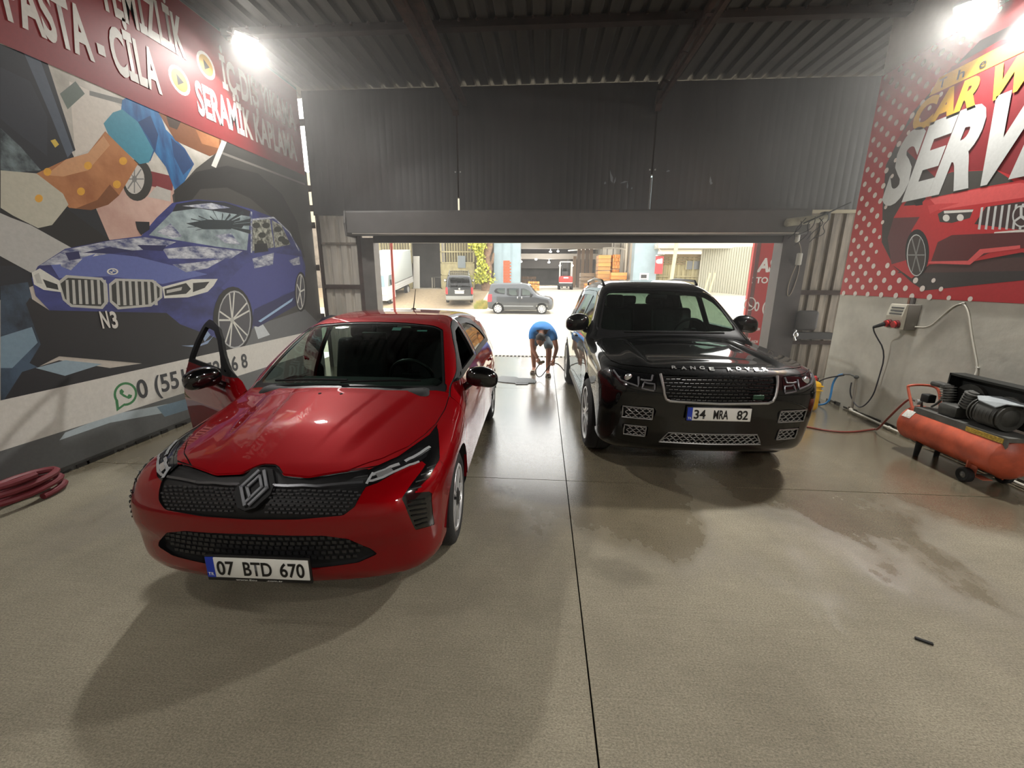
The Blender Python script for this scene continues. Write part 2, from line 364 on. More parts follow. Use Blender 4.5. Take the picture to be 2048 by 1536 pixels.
class Shell:
    def __init__(s, f, lo, hi, h):
        s.f = f; s.V, s.F = surfnet(f, lo, hi, h); s.L = np.zeros(len(s.F), int); s.names = ['body']
    def lab(s, n):
        if n not in s.names: s.names.append(n)
        return s.names.index(n)
    def split(s, g):
        V, F, L = s.V, s.F, s.L
        g = g.copy(); g[np.abs(g) < 4e-4] = -4e-4
        o = g > 0; cnt = o[F].sum(1); mx = (cnt == 1) | (cnt == 2)
        K, M, LM = F[~mx], F[mx].copy(), L[mx]
        if len(M):
            lone = (cnt[mx] == 1)[:, None] == o[M]
            r = lone.argmax(1); M = np.stack([M[np.arange(len(M)), (r+i) % 3] for i in range(3)], 1)
            e = np.concatenate([M[:, [0,1]], M[:, [0,2]]]); es = np.sort(e, 1)
            u, inv = np.unique(es, axis=0, return_inverse=True); inv = inv.ravel()
            t = g[u[:, 0]]/(g[u[:, 0]]-g[u[:, 1]])
            nv = V[u[:, 0]]*(1-t)[:, None] + V[u[:, 1]]*t[:, None]
            k = len(M); p, q = inv[:k]+len(V), inv[k:]+len(V)
            a, b, c = M.T
            s.F = np.concatenate([K, np.stack([a, p, q], 1), np.stack([p, b, c], 1), np.stack([p, c, q], 1)])
            s.L = np.concatenate([L[~mx], LM, LM, LM]); s.V = np.concatenate([V, nv]); g = np.concatenate([g, np.zeros(len(nv))])
        return g
    def region(s, name, gf, gap=0, over=('body',), gapname='gap'):
        ok = [s.lab(o) for o in over]
        def assign(off, nm):
            g = s.split(gf(s.V)+off); ins = g[s.F].mean(1) < 0
            s.L[ins & np.isin(s.L, ok)] = s.lab(nm)
        if gap:
            assign(0, gapname); ok.append(s.lab(gapname))
            g0 = s.L == s.lab(gapname)
            g = s.split(gf(s.V)+gap); ins = g[s.F].mean(1) < 0
            s.L[ins & (s.L == s.lab(gapname))] = s.lab(name)
        else: assign(0, name)
    def done(s):
        s.V = newton(s.f, s.V, 2); g = grad(s.f, s.V); s.N = g/np.maximum(np.linalg.norm(g, axis=1), 1e-9)[:, None]
    def mesh(s, labels, name, m, parent, off=0, thick=0, cond=None, inner=None, M=None):
        sel = np.isin(s.L, [s.lab(l) for l in labels])
        if cond is not None:
            c = s.V[s.F].mean(1); sel &= cond(c)
        F = s.F[sel]
        if not len(F): return None
        u, inv = np.unique(F, return_inverse=True); F = inv.reshape(F.shape)
        N = s.N[u]; V = s.V[u] + N*off
        mats = [m]; mi = None
        if thick:
            n = len(V)
            e = np.concatenate([F[:, [0,1]], F[:, [1,2]], F[:, [2,0]]]); es = np.sort(e, 1)
            _, ix, ct = np.unique(es, axis=0, return_index=True, return_counts=True)
            be = e[ix[ct == 1]]; a, b = be.T
            Vi = V - N*thick
            d = V[b]-V[a]; wn = np.cross(d, N[a]); wn /= np.maximum(np.linalg.norm(wn, axis=1), 1e-9)[:, None]
            k = len(be); o = 2*n
            Vall = np.concatenate([V, Vi, V[a], V[b], Vi[b], Vi[a]]); Nall = np.concatenate([N, -N, wn, wn, wn, wn])
            r = np.arange(k)+o
            W = np.concatenate([np.stack([r+k, r, r+3*k], 1), np.stack([r+k, r+3*k, r+2*k], 1)])
            Fi = F[:, ::-1]+n
            mi = np.concatenate([np.zeros(len(F), int), np.ones(len(Fi), int), np.zeros(len(W), int)])
            if inner is not None: mats.append(inner)
            else: mi[:] = 0
            V, N, F = Vall, Nall, np.concatenate([F, Fi, W])
        me = bpy.data.meshes.new(name)
        me.vertices.add(len(V)); me.vertices.foreach_set('co', V.astype(np.float32).ravel())
        me.loops.add(len(F)*3); me.loops.foreach_set('vertex_index', F.astype(np.int32).ravel())
        me.polygons.add(len(F)); me.polygons.foreach_set('loop_start', np.arange(0, len(F)*3, 3, dtype=np.int32))
        for q in mats: me.materials.append(q)
        if mi is not None: me.polygons.foreach_set('material_index', mi.astype(np.int32))
        me.update(calc_edges=True); me.shade_smooth()
        me.normals_split_custom_set_from_vertices(N.tolist())
        return link(name, me, parent)
    def surfs(s, xv, k=0.0, y0=-.1, y1=1.1, n=80):
        """points and normals of the nose seen along the lines z = v - k*y at widths x"""
        xv = np.array(xv, float); m = len(xv); ys = np.linspace(y0, y1, n)
        X = np.repeat(xv[:, 0], n); Yv = np.tile(ys, m); Z = np.repeat(xv[:, 1], n) - k*Yv
        ins = s.f(np.stack([X, Yv, Z], 1)).reshape(m, n) < 0
        y = ys[ins.argmax(1)]
        p = newton(s.f, np.stack([xv[:, 0], y, xv[:, 1]-k*y], 1), 4); g = grad(s.f, p)
        return [(Vector(a), Vector(b).normalized()) for a, b in zip(p, g)]
    def surf(s, x, v, k=0.0): return s.surfs([(x, v)], k)[0]
    def ride(s, path, off=.003, k=0.0, dense=3):
        """3-D path of (x, v) points laid on the nose"""
        out = []
        for (a, b), (c, d) in zip(path, path[1:]):
            for i in range(dense): out.append((a+(c-a)*i/dense, b+(d-b)*i/dense))
        out.append(path[-1])
        return [p+n*off for p, n in s.surfs(out, k)]
def gS(poly, smooth=1, xmin=.3, z0=None):
    poly = chaikin(poly, smooth) if smooth else poly
    return lambda V: np.maximum(sdpoly(V[:, 1:3], poly), xmin-np.abs(V[:, 0]))
def gT(poly, smooth=1, zmin=.6):
    poly = chaikin(poly, smooth) if smooth else poly
    return lambda V: np.maximum(sdpoly(np.stack([np.abs(V[:, 0]), V[:, 1]], 1), poly), zmin-V[:, 2])
def gF(poly, k=0.0, ymax=1.0, smooth=1, zmax=9):
    poly = chaikin(poly, smooth) if smooth else poly
    return lambda V: np.maximum(np.maximum(sdpoly(np.stack([np.abs(V[:, 0]), V[:, 2]+k*V[:, 1]], 1), poly), V[:, 1]-ymax), V[:, 2]-zmax)
def gR(poly, ymin, smooth=1):
    poly = chaikin(poly, smooth) if smooth else poly
    return lambda V: np.maximum(sdpoly(np.stack([np.abs(V[:, 0]), V[:, 2]], 1), poly), ymin-V[:, 1])
def gC(y, z, r, xmin=.35):
    return lambda V: np.maximum(np.hypot(V[:, 1]-y, V[:, 2]-z)-r, xmin-np.abs(V[:, 0]))
def mirror_poly(p): return p + [(-x, v) for x, v in reversed(p) if abs(x) > 1e-6]

def make_wheel(parent, x, y, z, R_, w, rim, style, side, steer=0):
    """tyre, rim, spokes and hub; side = +1 faces +x"""
    M = Matrix.Translation((x, y, z)) @ Matrix.Rotation(steer, 4, 'Z') @ Matrix.Rotation(R(90)*side, 4, 'Y')
    h = w/2
    wh = bpy.data.objects.new('wheel', None); wh.empty_display_size = .1; COL.objects.link(wh); wh.parent = parent
    b = B().lathe([(rim+.005, -h*.8), (rim+.02, -h*.95), (R_-.05, -h), (R_-.015, -h*.86), (R_, -h*.6), (R_, -h*.2), (R_-.006, -h*.17), (R_, -h*.14), (R_, h*.14), (R_-.006, h*.17), (R_, h*.2), (R_, h*.6), (R_-.015, h*.86), (R_-.05, h), (rim+.02, h*.95), (rim+.005, h*.8)], 48, M)
    b.obj('tyre', mat('tyre_rubber', (28,28,28), .8, bump=.3, bscale=60), wh)
    silver = mat('alloy_silver', (206,206,206), .35, .6); dark = mat('wheel_dark', (20,20,20), .6)
    B().lathe([(rim+.012, h*.86), (rim+.004, h*.95), (rim-.012, h*.93), (rim-.016, h*.8)], 48, M).obj('rim', silver, wh)
    B().lathe([(rim-.016, h*.8), (rim-.022, h*.5), (rim-.03, -h*.8)], 48, M).obj('rim_barrel', dark, wh)
    B().lathe([(rim-.02, -h*.1), (.02, -h*.1)], 32, M).obj('brake_disc', dark, wh)
    sp = B(); n, tw = {'five': (5, .055), 'fan': (7, .022), 'cover': (8, .06)}[style]
    hh = h*.88
    for i in range(n):
        A = M @ Matrix.Rotation(2*math.pi*i/n, 4, 'Z')
        if style == 'five':
            for q in (-1, 1):
                sp.prism([(.05, q*.014-.013), (.05, q*.014+.013), (rim-.01, q*.052+.013), (rim-.01, q*.052-.013)], hh-.02, hh, A)
        elif style == 'fan':
            for q, dr in ((-1, 0), (1, 0)):
                sp.prism([(.05, q*.008-.007), (.05, q*.008+.007), (rim*.6, q*.022+.008), (rim-.01, q*.030+.007), (rim-.01, q*.030-.006), (rim*.6, q*.022-.006)], hh-.014, hh, A)
        else:
            sp.prism([(.05, -.02), (.05, .02), (rim-.01, tw*.9), (rim-.01, -tw*.9)], hh-.02, hh, A)
    sp.obj('spokes', silver, wh)
    B().lathe([(0, hh+.012), (.04, hh+.01), (.062, hh), (.066, hh-.05)], 20, M).obj('hub_cap', silver if style != 'five' else dark, wh)
    return wh
def number_plate(parent, c, rz, lines, w=.52, h=.112, name='number_plate', back=False, tr='TR', foot=None):
    """white plate with a blue country band, flush letters; faces -y (or +y)"""
    p = bpy.data.objects.new(name, None); p.empty_display_size = .1; COL.objects.link(p); p.parent = parent; p.location = c; p.rotation_euler = (0, 0, rz)
    blk = mat('plate_black', (14,14,15), .4); wht = mat('plate_white', (214,214,208), .35); blu = mat('plate_blue', (22,52,160), .35)
    B().rbox((0, .006, -.006 if foot else 0), (w+.016, .014, h+(.034 if foot else .016)), .004).obj('plate_frame', blk, p)
    B().rbox((.02, -.003, 0), (w-.04, .006, h), .002).obj('plate_face', wht, p)
    B().bb(-w/2, -w/2+.042, -.006, .0, -h/2, h/2).obj('plate_band', blu, p)
    ax, ay = FRAMES['front']
    text(tr, (-w/2+.006, -.007, -h/2+.012), ax, ay, .03, .018, .01, p, wht)
    for s_, x0, x1 in lines: text(s_, (x0, -.007, -h/2+.018), ax, ay, x1-x0, h-.036, .022, p, blk)
    if foot: text(foot, (-.12, -.003, -h/2-.016), ax, ay, .24, .009, .01, p, wht)
    return p
# ------------------------------------------------------------------ the hall
XL, XR, YB, ZR, YF, YE = -4.36, 4.32, 8.1, 4.97, -5.0, 6.54
def floor_material():
    m = bpy.data.materials.new('wet_brushed_concrete'); m.use_nodes = True; nt = m.node_tree; L = nt.links; b = nt.nodes['Principled BSDF']
    N = nt.nodes.new
    tc = N('ShaderNodeTexCoord')
    def noise(scale, detail=5, rough=.6, stretch=(1,1,1), loc=(0,0,0)):
        mp = N('ShaderNodeMapping'); mp.inputs['Scale'].default_value = stretch; mp.inputs['Location'].default_value = loc; L.new(tc.outputs['Object'], mp.inputs['Vector'])
        n = N('ShaderNodeTexNoise'); n.inputs['Scale'].default_value = scale; n.inputs['Detail'].default_value = detail; n.inputs['Roughness'].default_value = rough; L.new(mp.outputs[0], n.inputs['Vector']); return n.outputs['Fac']
    def ramp(src, p0, p1, c0=(0,0,0,1), c1=(1,1,1,1)):
        r = N('ShaderNodeValToRGB'); r.color_ramp.elements[0].position = p0; r.color_ramp.elements[1].position = p1; r.color_ramp.elements[0].color = c0; r.color_ramp.elements[1].color = c1; L.new(src, r.inputs['Fac']); return r.outputs['Color']
    def mix(fac, a, c, mode='MIX'):
        x = N('ShaderNodeMix'); x.data_type = 'RGBA'; x.blend_type = mode
        for s, v in ((0, fac), (6, a), (7, c)):
            if hasattr(v, 'is_output'): L.new(v, x.inputs[s])
            else: x.inputs[s].default_value = v
        return x.outputs[2]
    dry = ramp(noise(1.1, 8, .65), .3, .72, lin((120,114,98))+(1,), lin((150,143,125))+(1,))
    grain = ramp(noise(95, 5, .8, (1, 1.6, 1)), .32, .68, (.32,.31,.29,1), (1.5,1.5,1.47,1))
    lines = ramp(noise(3, 6, .8, (.8, 30, 1)), .36, .56, (.78,.77,.75,1), (1.03,1.03,1.03,1))
    c = mix(.85, dry, grain, 'MULTIPLY'); c = mix(.5, c, lines, 'MULTIPLY')
    specks = ramp(noise(120, 2, .5), .28, .36, (.45,.44,.42,1), (1,1,1,1)); c = mix(.5, c, specks, 'MULTIPLY')
    # wet ground: damp tongues with ragged edges, wetter towards the doorway where the hose is used
    sep = N('ShaderNodeSeparateXYZ'); L.new(tc.outputs['Object'], sep.inputs[0])
    g = N('ShaderNodeMapRange'); g.inputs[1].default_value = 1.2; g.inputs[2].default_value = 4.4; g.inputs[3].default_value = -.16; g.inputs[4].default_value = .28; L.new(sep.outputs['Y'], g.inputs[0])
    w0 = noise(.55, 9, .62, (1.3, .75, 1), (3.1, .4, 0))
    ad = N('ShaderNodeMath'); ad.operation = 'ADD'; L.new(w0, ad.inputs[0]); L.new(g.outputs[0], ad.inputs[1])
    wet = ramp(ad.outputs[0], .47, .61)
    c = mix(wet, c, mix(1.0, c, (.70, .67, .63, 1), 'MULTIPLY'))
    L.new(c, b.inputs['Base Color'])
    rr = N('ShaderNodeMapRange'); rr.inputs[3].default_value = .78; rr.inputs[4].default_value = .2; L.new(wet, rr.inputs[0])
    rn = noise(18, 4, .6); ra = N('ShaderNodeMath'); ra.operation = 'MULTIPLY_ADD'; L.new(rn, ra.inputs[0]); ra.inputs[1].default_value = .22; L.new(rr.outputs[0], ra.inputs[2])
    sb = N('ShaderNodeMath'); sb.operation = 'SUBTRACT'; L.new(ra.outputs[0], sb.inputs[0]); sb.inputs[1].default_value = .11; L.new(sb.outputs[0], b.inputs['Roughness'])
    bp = N('ShaderNodeBump'); bs = N('ShaderNodeMapRange'); bs.inputs[3].default_value = .9; bs.inputs[4].default_value = .16; L.new(wet, bs.inputs[0]); L.new(bs.outputs[0], bp.inputs['Strength']); bp.inputs['Distance'].default_value = .006
    hn = mix(.5, noise(70, 4, .6, (1, 1.8, 1)), noise(4, 6, .8, (.8, 26, 1))); L.new(hn, bp.inputs['Height']); L.new(bp.outputs[0], b.inputs['Normal'])
    b.inputs['Specular IOR Level'].default_value = .5
    L.new(wet, b.inputs['Coat Weight']); b.inputs['Coat Roughness'].default_value = .2; b.inputs['Coat IOR'].default_value = 1.65
    b2 = N('ShaderNodeBump'); b2.inputs['Strength'].default_value = .12; b2.inputs['Distance'].default_value = .004; L.new(hn, b2.inputs['Height']); L.new(b2.outputs[0], b.inputs['Coat Normal'])
    return m
CONC = floor_material()
dirt = mat('joint_dirt', (38,36,32), .9)
fl = struct(B().bb(-4.9, 6.6, YF-.3, 9.9, -.3, -.07).obj('floor', dirt, smooth=0))
g = .004
for x0, x1 in ((-4.9, .25), (.25, 6.6)):
    ys = [YF-.3, -.6, 3.47, 6.72, 9.59]
    for y0, y1 in zip(ys, ys[1:]):
        B().bb(x0+g, x1-g, y0+g, y1-g, -.07, 0).obj('slab', CONC, fl, smooth=0)

plaster = mat('grey_plaster', (190,187,176), .85, var=.16, vscale=2.2, bump=.35, bscale=9, detail=9)
dgrey = mat('dark_grey_paint', (74,74,72), .7, var=.2, vscale=3, bump=.15, bscale=14)
struct(B().bb(XL-.35, XL, YF-.2, 8.0, 0, ZR+.1).obj('wall_left', dgrey, smooth=0))
struct(B().bb(XR, 6.5, YF-.2, YE, 0, ZR+.1).obj('wall_right', plaster, smooth=0))
struct(B().bb(XL-.3, 6.6, YF-.3, YF, 0, ZR+.1).obj('wall_front', plaster, smooth=0))
mould = mat('mould_stain', (70,66,56), .95, var=.5, vscale=8)
b = B(); 
for i in range(60):      # crumbled dirty edge where the right wall meets the floor
    y = -1 + i*.125; b.box((XR-.004, y+random.uniform(-.04,.04), random.uniform(.01,.035)), (.01, random.uniform(.06,.16), random.uniform(.02,.07)))
struct(b.obj('trim_1', mould))
b = B()
for i in range(70):
    y = -1.5 + i*.135; b.box((XL+.005, y+random.uniform(-.04,.04), random.uniform(.008,.022)), (.012, random.uniform(.05,.17), random.uniform(.012,.045)))
struct(b.obj('trim_2', mat('broken_wall_foot', (40,38,35), .95), smooth=0))

# back wall: three dark sheets over the doorway with slits between them
darksheet = mat('charcoal_painted_sheet', (64,64,63), .42, var=.25, vscale=1.4, bump=.05, bscale=5, stretch=(1,1,.25), rvar=.1)
wb = struct(B().bb(-4.33, 6.5, YB+.014, YB+.02, 4.62, 4.70).obj('wall_back', darksheet, smooth=0))
def sheet(x0, x1, z0, z1):
    b = B(); n = int((x1-x0)/.12); step = (x1-x0)/n; prof = []
    for i in range(n):      # shallow vertical flutes
        u = x0+i*step; prof += [(u, 0), (u+step*.8, 0), (u+step*.86, .0008), (u+step*.94, .0008)]
    prof.append((x1, 0))
    k = len(prof); vs = [(x, YB+y, z) for z in (z0, z1) for x, y in prof] + [(x, YB+y+.012, z) for z in (z0, z1) for x, y in prof]
    fs = [(i, i+1, k+i+1, k+i) for i in range(k-1)] + [(2*k+i+1, 2*k+i, 3*k+i, 3*k+i+1) for i in range(k-1)] + [(0, k, 3*k, 2*k), (k-1, 3*k-1, 4*k-1, 2*k-1)]
    fs += [(k+i, k+i+1, 3*k+i+1, 3*k+i) for i in range(k-1)] + [(i+1, i, 2*k+i, 2*k+i+1) for i in range(k-1)]
    return b.add(vs, fs).obj('panel', darksheet, wb, smooth=20)
sheet(-4.335, -1.585, 2.9, 4.96); sheet(-1.555, 1.835, 2.9, 4.96); sheet(1.862, 6.5, 2.9, 4.96)
rust = mat('rusty_brown_steel', (62,45,38), .8, .1, var=.45, vscale=7, bump=.2, bscale=30)
rustd = mat('dark_rusty_steel', (58,44,38), .8, .2, var=.4, vscale=7)
bolt = mat('zinc_bolt', (170,170,165), .35, .8)
for x, z0 in ((-1.57, 3.2), (1.85, 3.55)):
    B().bb(x-.05, x+.05, YB+.02, YB+.12, z0, 4.93).obj('post', rustd, wb, smooth=0)
    for s in (-.045, .045): B().cyl((x+s, YB-.012, 3.62), (x+s, YB+.005, 3.62), .014, n=8).obj('bolt', bolt, wb)
for x_, z_, w_, h_, a_ in ((1.15,3.52,.05,.22,.3),(1.22,3.46,.03,.12,-.2),(1.05,3.42,.04,.05,0),(1.38,3.43,.14,.03,.2),(1.44,3.38,.03,.12,.1),(1.52,3.33,.03,.04,0),(2.12,3.60,.07,.03,.1),(2.85,3.45,.04,.12,.2),(2.87,3.40,.05,.05,0)):
    b = B(); b.prism([(-w_/2,-h_*.3),(0,-h_/2),(w_/2,-h_*.1),(w_*.2,h_*.2),(w_*.1,h_/2),(-w_*.3,h_*.1)], 0, .001, Matrix.Translation((x_, YB-.002, z_)) @ Matrix.Rotation(R(90), 4, 'X') @ Matrix.Rotation(a_, 4, 'Z')); b.obj('scuff', mat('paint_scuff', (128,136,140), .7), wb, smooth=0)
B().bb(1.842, 1.856, YB-.004, YB+.03, 2.93, 3.5).obj('edge_strip', rust, wb, smooth=0)
for z in (4.45, 3.36, 3.02, 2.72, 1.95, 1.02):       # brackets that interrupt the slit in the corner
    B().bb(-4.46, -4.31, YB-.03, YB-.015, z-.05, z+.06).obj('bracket', rustd, wb, smooth=0)

# rolling shutter housing and the raised shutter's bottom bar
box_m = mat('shutter_housing_paint', (86,84,82), .45, var=.15, vscale=3, rvar=.08)
sh = thing('shutter_housing', 'long dark rolling shutter housing above the doorway', 'shutter', (0, YB, 0))
b = B(); b.prism([(0, 2.93), (-.34, 2.93), (-.36, 2.9), (-.36, 2.56), (-.34, 2.53), (0, 2.53)], -3.55, 4.42, Matrix(((0,0,1,0),(1,0,0,0),(0,1,0,0),(0,0,0,1))))
b.obj('housing', box_m, sh, smooth=25)
B().prism([(.02, 2.93), (-.36, 2.93), (-.40, 2.72), (-.36, 2.5), (.02, 2.5)], -3.585, -3.55, Matrix(((0,0,1,0),(1,0,0,0),(0,1,0,0),(0,0,0,1)))).obj('end_plate', mat('end_plate_paint', (80,78,76), .5), sh, smooth=0)
B().bb(-3.45, 4.25, -.385, -.355, 2.535, 2.55).obj('edge_strip', mat('bare_steel_edge', (178,172,164), .35, .7), sh, smooth=0, label='thin bright steel edge')
B().bb(-3.2, 4.2, -.05, .03, 2.41, 2.58).obj('bottom_bar', mat('shutter_bar_paint', (58,57,56), .5), sh, smooth=0)

# corrugated side strips with their rusty frames
def corr(x0, x1, z0, z1, pitch, depth, y, n):
    prof = []
    for i in range(n):
        u = x0+i*pitch; prof += [(u, 0), (u+pitch*.55, 0), (u+pitch*.68, depth), (u+pitch*.87, depth)]
    prof = [(min(a, x1), d) for a, d in prof] + [(x1, 0)]
    k = len(prof)
    vs = [(a, y+d, z) for z in (z0, z1) for a, d in prof] + [(a, y+d+.006, z) for z in (z0, z1) for a, d in prof]
    fs = [(i, i+1, k+i+1, k+i) for i in range(k-1)] + [(2*k+i+1, 2*k+i, 3*k+i, 3*k+i+1) for i in range(k-1)]
    fs += [(k+i, k+i+1, 3*k+i+1, 3*k+i) for i in range(k-1)]
    return B().add(vs, fs)
zinc = mat('weathered_zinc_sheet', (190,184,172), .55, .1, var=.25, vscale=3, stretch=(2,2,.3), bump=.05, bscale=8)
zincd = mat('darker_zinc_sheet', (126,116,104), .6, .1, var=.4, vscale=3, stretch=(3,3,.5))  # darker, more mottled tone of the zinc sheet
wl = struct(corr(-4.27, -3.46, 0, 2.92, .2, .035, YB+.02, 5).obj('wall_back_left', zinc, smooth=15))
B().bb(-4.27, -3.46, YB-.03, YB+.02, 1.56, 1.64).obj('rail', rust, wl, smooth=0)
B().bb(-4.29, -4.24, YB-.04, YB+.02, 0, 2.92).obj('frame_post', rust, wl, smooth=0)
B().bb(-3.52, -3.44, YB-.05, YB+.03, 0, 2.6).obj('frame_post', rust, wl, smooth=0)
B().bb(-4.24, -3.55, YB+.0, YB+.045, 2.38, 2.42).obj('sheet_lap', zincd, wl, smooth=0)
wr = struct(corr(4.62, 6.4, 0, 2.92, .2, .035, YB+.02, 9).obj('wall_back_right', zincd, smooth=15))
B().bb(4.60, 6.4, YB-.03, YB+.02, 1.52, 1.60).obj('rail', rustd, wr, smooth=0)
B().bb(4.60, 6.4, YB-.03, YB+.02, .62, .69).obj('rail', rustd, wr, smooth=0)
B().bb(4.60, 6.4, YB-.05, YB+.02, 2.9, 2.95).obj('rail', mat('pale_rail', (150,140,118), .6), wr, smooth=0)
postm = mat('doorway_post_paint', (92,88,84), .5, var=.2, vscale=4)
struct(B().bb(-3.44, -3.2, YB-.06, YB+.22, 0, 2.5).obj('trim_3', postm, smooth=0))
struct(B().bb(4.18, 4.62, YB-.08, YB+.22, 0, 2.6).obj('trim_4', mat('dark_post_paint', (58,50,48), .5, var=.3, vscale=4), smooth=0))

# roof: trapezoid sheet on purlins, two lattice rafters
roofm = mat('roof_sheet_underside', (62,59,53), .7, .1, var=.3, vscale=2, stretch=(4,.4,1))
ce = struct(B().bb(-4.9, 6.6, YF-.3, YF-.25, ZR, ZR+.05).obj('ceiling', roofm, smooth=0))
def roof_sheet(x0, n, y0, y1):
    p, prof = .235, []
    for i in range(n):
        u = x0+i*p; prof += [(u, 0), (u+p*.58, 0), (u+p*.68, .045), (u+p*.9, .045)]
    prof.append((x0+n*p, 0)); k = len(prof)
    vs = [(x, y, ZR+z) for y in (y0, y1) for x, z in prof] + [(x, y, ZR+z+.004) for y in (y0, y1) for x, z in prof]
    fs = [(i+1, i, k+i, k+i+1) for i in range(k-1)] + [(2*k+i, 2*k+i+1, 3*k+i+1, 3*k+i) for i in range(k-1)]
    return B().add(vs, fs).obj('roof_sheet', roofm, ce, smooth=15)
x = -4.9
while x < 6.5:
    roof_sheet(x, 4, YF-.3, 8.45); x += .94
pur = mat('purlin_steel', (52,42,37), .7, .2, var=.3, vscale=6)
for y in (6.25, 4.1, 1.95, -.2, -2.35, -4.5):
    pb = B(); pb.bb(-4.5, 6.5, y-.03, y+.03, ZR-.085, ZR-.002); pb.bb(-4.5, 6.5, y-.03, y+.09, ZR-.087, ZR-.08)
    po = pb.obj('purlin', pur, ce, smooth=0)
    if y > 3:
        bl = B()
        xx = -4.2
        while xx < 5.4:
            bl.cyl((xx, y-.05, ZR-.03), (xx, y-.05, ZR-.002), .018, n=8); xx += .235
        bl.obj('roof_bolts', rustd, po)
def rafter(x, heavy, label):
    t = thing('roof_beam', label, 'beam', (x, 0, ZR))
    w = .05 if heavy else .03
    def bar(name, p, q, r):
        d = Vector(q)-Vector(p); L = d.length; M = Matrix.Translation((Vector(p)+Vector(q))/2) @ d.to_track_quat('Y', 'Z').to_matrix().to_4x4()
        b = B(); b.box((0,0,0), (r*2, L, r*2)); b.xform(M); return b.obj(name, rust, t, smooth=0)
    bar('chord', (0, 8.05, -.36), (0, YF, -.40), w)
    bar('chord', (0, 8.05, -.15), (0, YF, -.15), w)
    if heavy:
        bar('chord', (.16, 8.05, -.30), (.16, YF, -.34), w*.7)
    y = 7.7; k = 0
    while y > YF+1:
        bar('lacing', (0, y, -.37 if k % 2 else -.15), (0, y-.42, -.15 if k % 2 else -.37), .014); y -= .42; k += 1
    for y in (6.25, 4.1, 1.95): bar('cleat', (-.05, y, -.13), (.12, y-.02, -.13), .03)
    bar('foot', (0, 8.05, -.46), (0, 7.93, -.2), .05)
rafter(-1.57, True, 'heavy rusty double lattice beam above the red hatchback')
rafter(1.84, False, 'slim rusty lattice beam above the black off-roader')

# wall floodlights
lens = mat('lit_led_lens', (255,252,244), .3, emit=70)
def flood(p, tgt, label, power=None):
    t = thing('floodlight', label, 'lamp', p)
    d = (Vector(tgt)-Vector(p)).normalized(); q = d.to_track_quat('-Z', 'Y').to_matrix().to_4x4()
    hs = mat('lamp_housing', (190,190,188), .4, .4)
    b = B(); b.rbox((0, 0, .03), (.30, .20, .05), .012); b.xform(q); b.obj('housing', hs, t)
    b = B(); b.bb(-.135, .135, -.085, .085, -.001, .006); b.xform(q); b.obj('lens', lens, t, smooth=0)
    sx = -1 if p[0] < 0 else 1
    B().tube([(0, -.16, .0), (sx*.12, -.16, .05), (sx*.12, .16, .05), (0, .16, .0)], .008).obj('bracket', hs, t)
    B().cyl((sx*.1, 0, .05), (sx*.24, 0, .05), .018, n=8).obj('arm', hs, t)
    ld = bpy.data.lights.new('floodlight_light', 'AREA'); ld.shape = 'RECTANGLE'; ld.size = .27; ld.size_y = .17; ld.energy = power or LAMP_W; ld.color = (1, .97, .92); ld.spread = R(140)
    lo = bpy.data.objects.new('floodlight_light', ld); COL.objects.link(lo); lo.parent = t
    lo.matrix_local = q @ Matrix.Translation((0, 0, -.012))
flood((-3.98, 6.15, 4.76), (-1.2, 4.4, 0), 'lit white floodlight over the mural wall near the far corner', LAMP_W*1.45)
flood((4.08, 5.08, 4.30), (1.5, 3.2, 0), 'lit white floodlight over the red dotted panel on the right wall', LAMP_W*1.3)
flood((-4.1, 1.0, 4.80), (-1.0, .8, 0), 'lit white floodlight over the near end of the mural wall', LAMP_W*.15)
flood((4.08, .2, 4.30), (1.0, .6, 0), 'lit white floodlight over the near end of the right wall', LAMP_W*.4)
flood((-4.1, -3.2, 4.80), (-1.0, -1.0, 0), 'added unseen fill floodlight over the mural wall behind the camera', LAMP_W*.35)  # fill lamp added out of view to spread the cars' shadows
flood((4.08, -3.4, 4.30), (1.0, -.8, 0), 'added unseen fill floodlight over the right wall behind the camera', LAMP_W*.85)  # second added fill lamp, unseen, evens out the floor light
# ------------------------------------------------------------------ the printed mural on the left wall
def C2(name, c1, c2, sc=6, st=(1,1,1)): return mat('print_'+name, c1, .55, var=.5, col2=c2, vscale=sc, stretch=st, detail=8)
def C(name, r, g, b, rough=.55): return mat('print_'+name, (r,g,b), rough, var=.06, vscale=30)
white_p = C('white', 206,203,196); red_p = C('banner_red', 128,32,36); grey_p = C('grey', 120,120,118)
mu = thing('wall_mural', 'huge printed mural with a blue saloon and a red banner on the left wall', 'mural', (0,0,0))
backing = C('mural_base', 186,178,168)
B().bb(XL, XL+.004, YF+.4, 7.98, .06, 4.93).obj('vinyl_sheet', backing, mu, smooth=0)
W = Print('x', XL, 1, base=.0045)
P = W.poly
def q1(*p): return [(a/3.2, b/3.2) for a, b in p]            # positions taken from two enlarged views
def q2(*p): return [(a*.3907, 400+b*.3907) for a, b in p]
navy = C('navy_black', 26,30,38); slate = C('slate', 74,84,98); blk = C('black', 22,22,24); char = C('charcoal', 52,51,48)
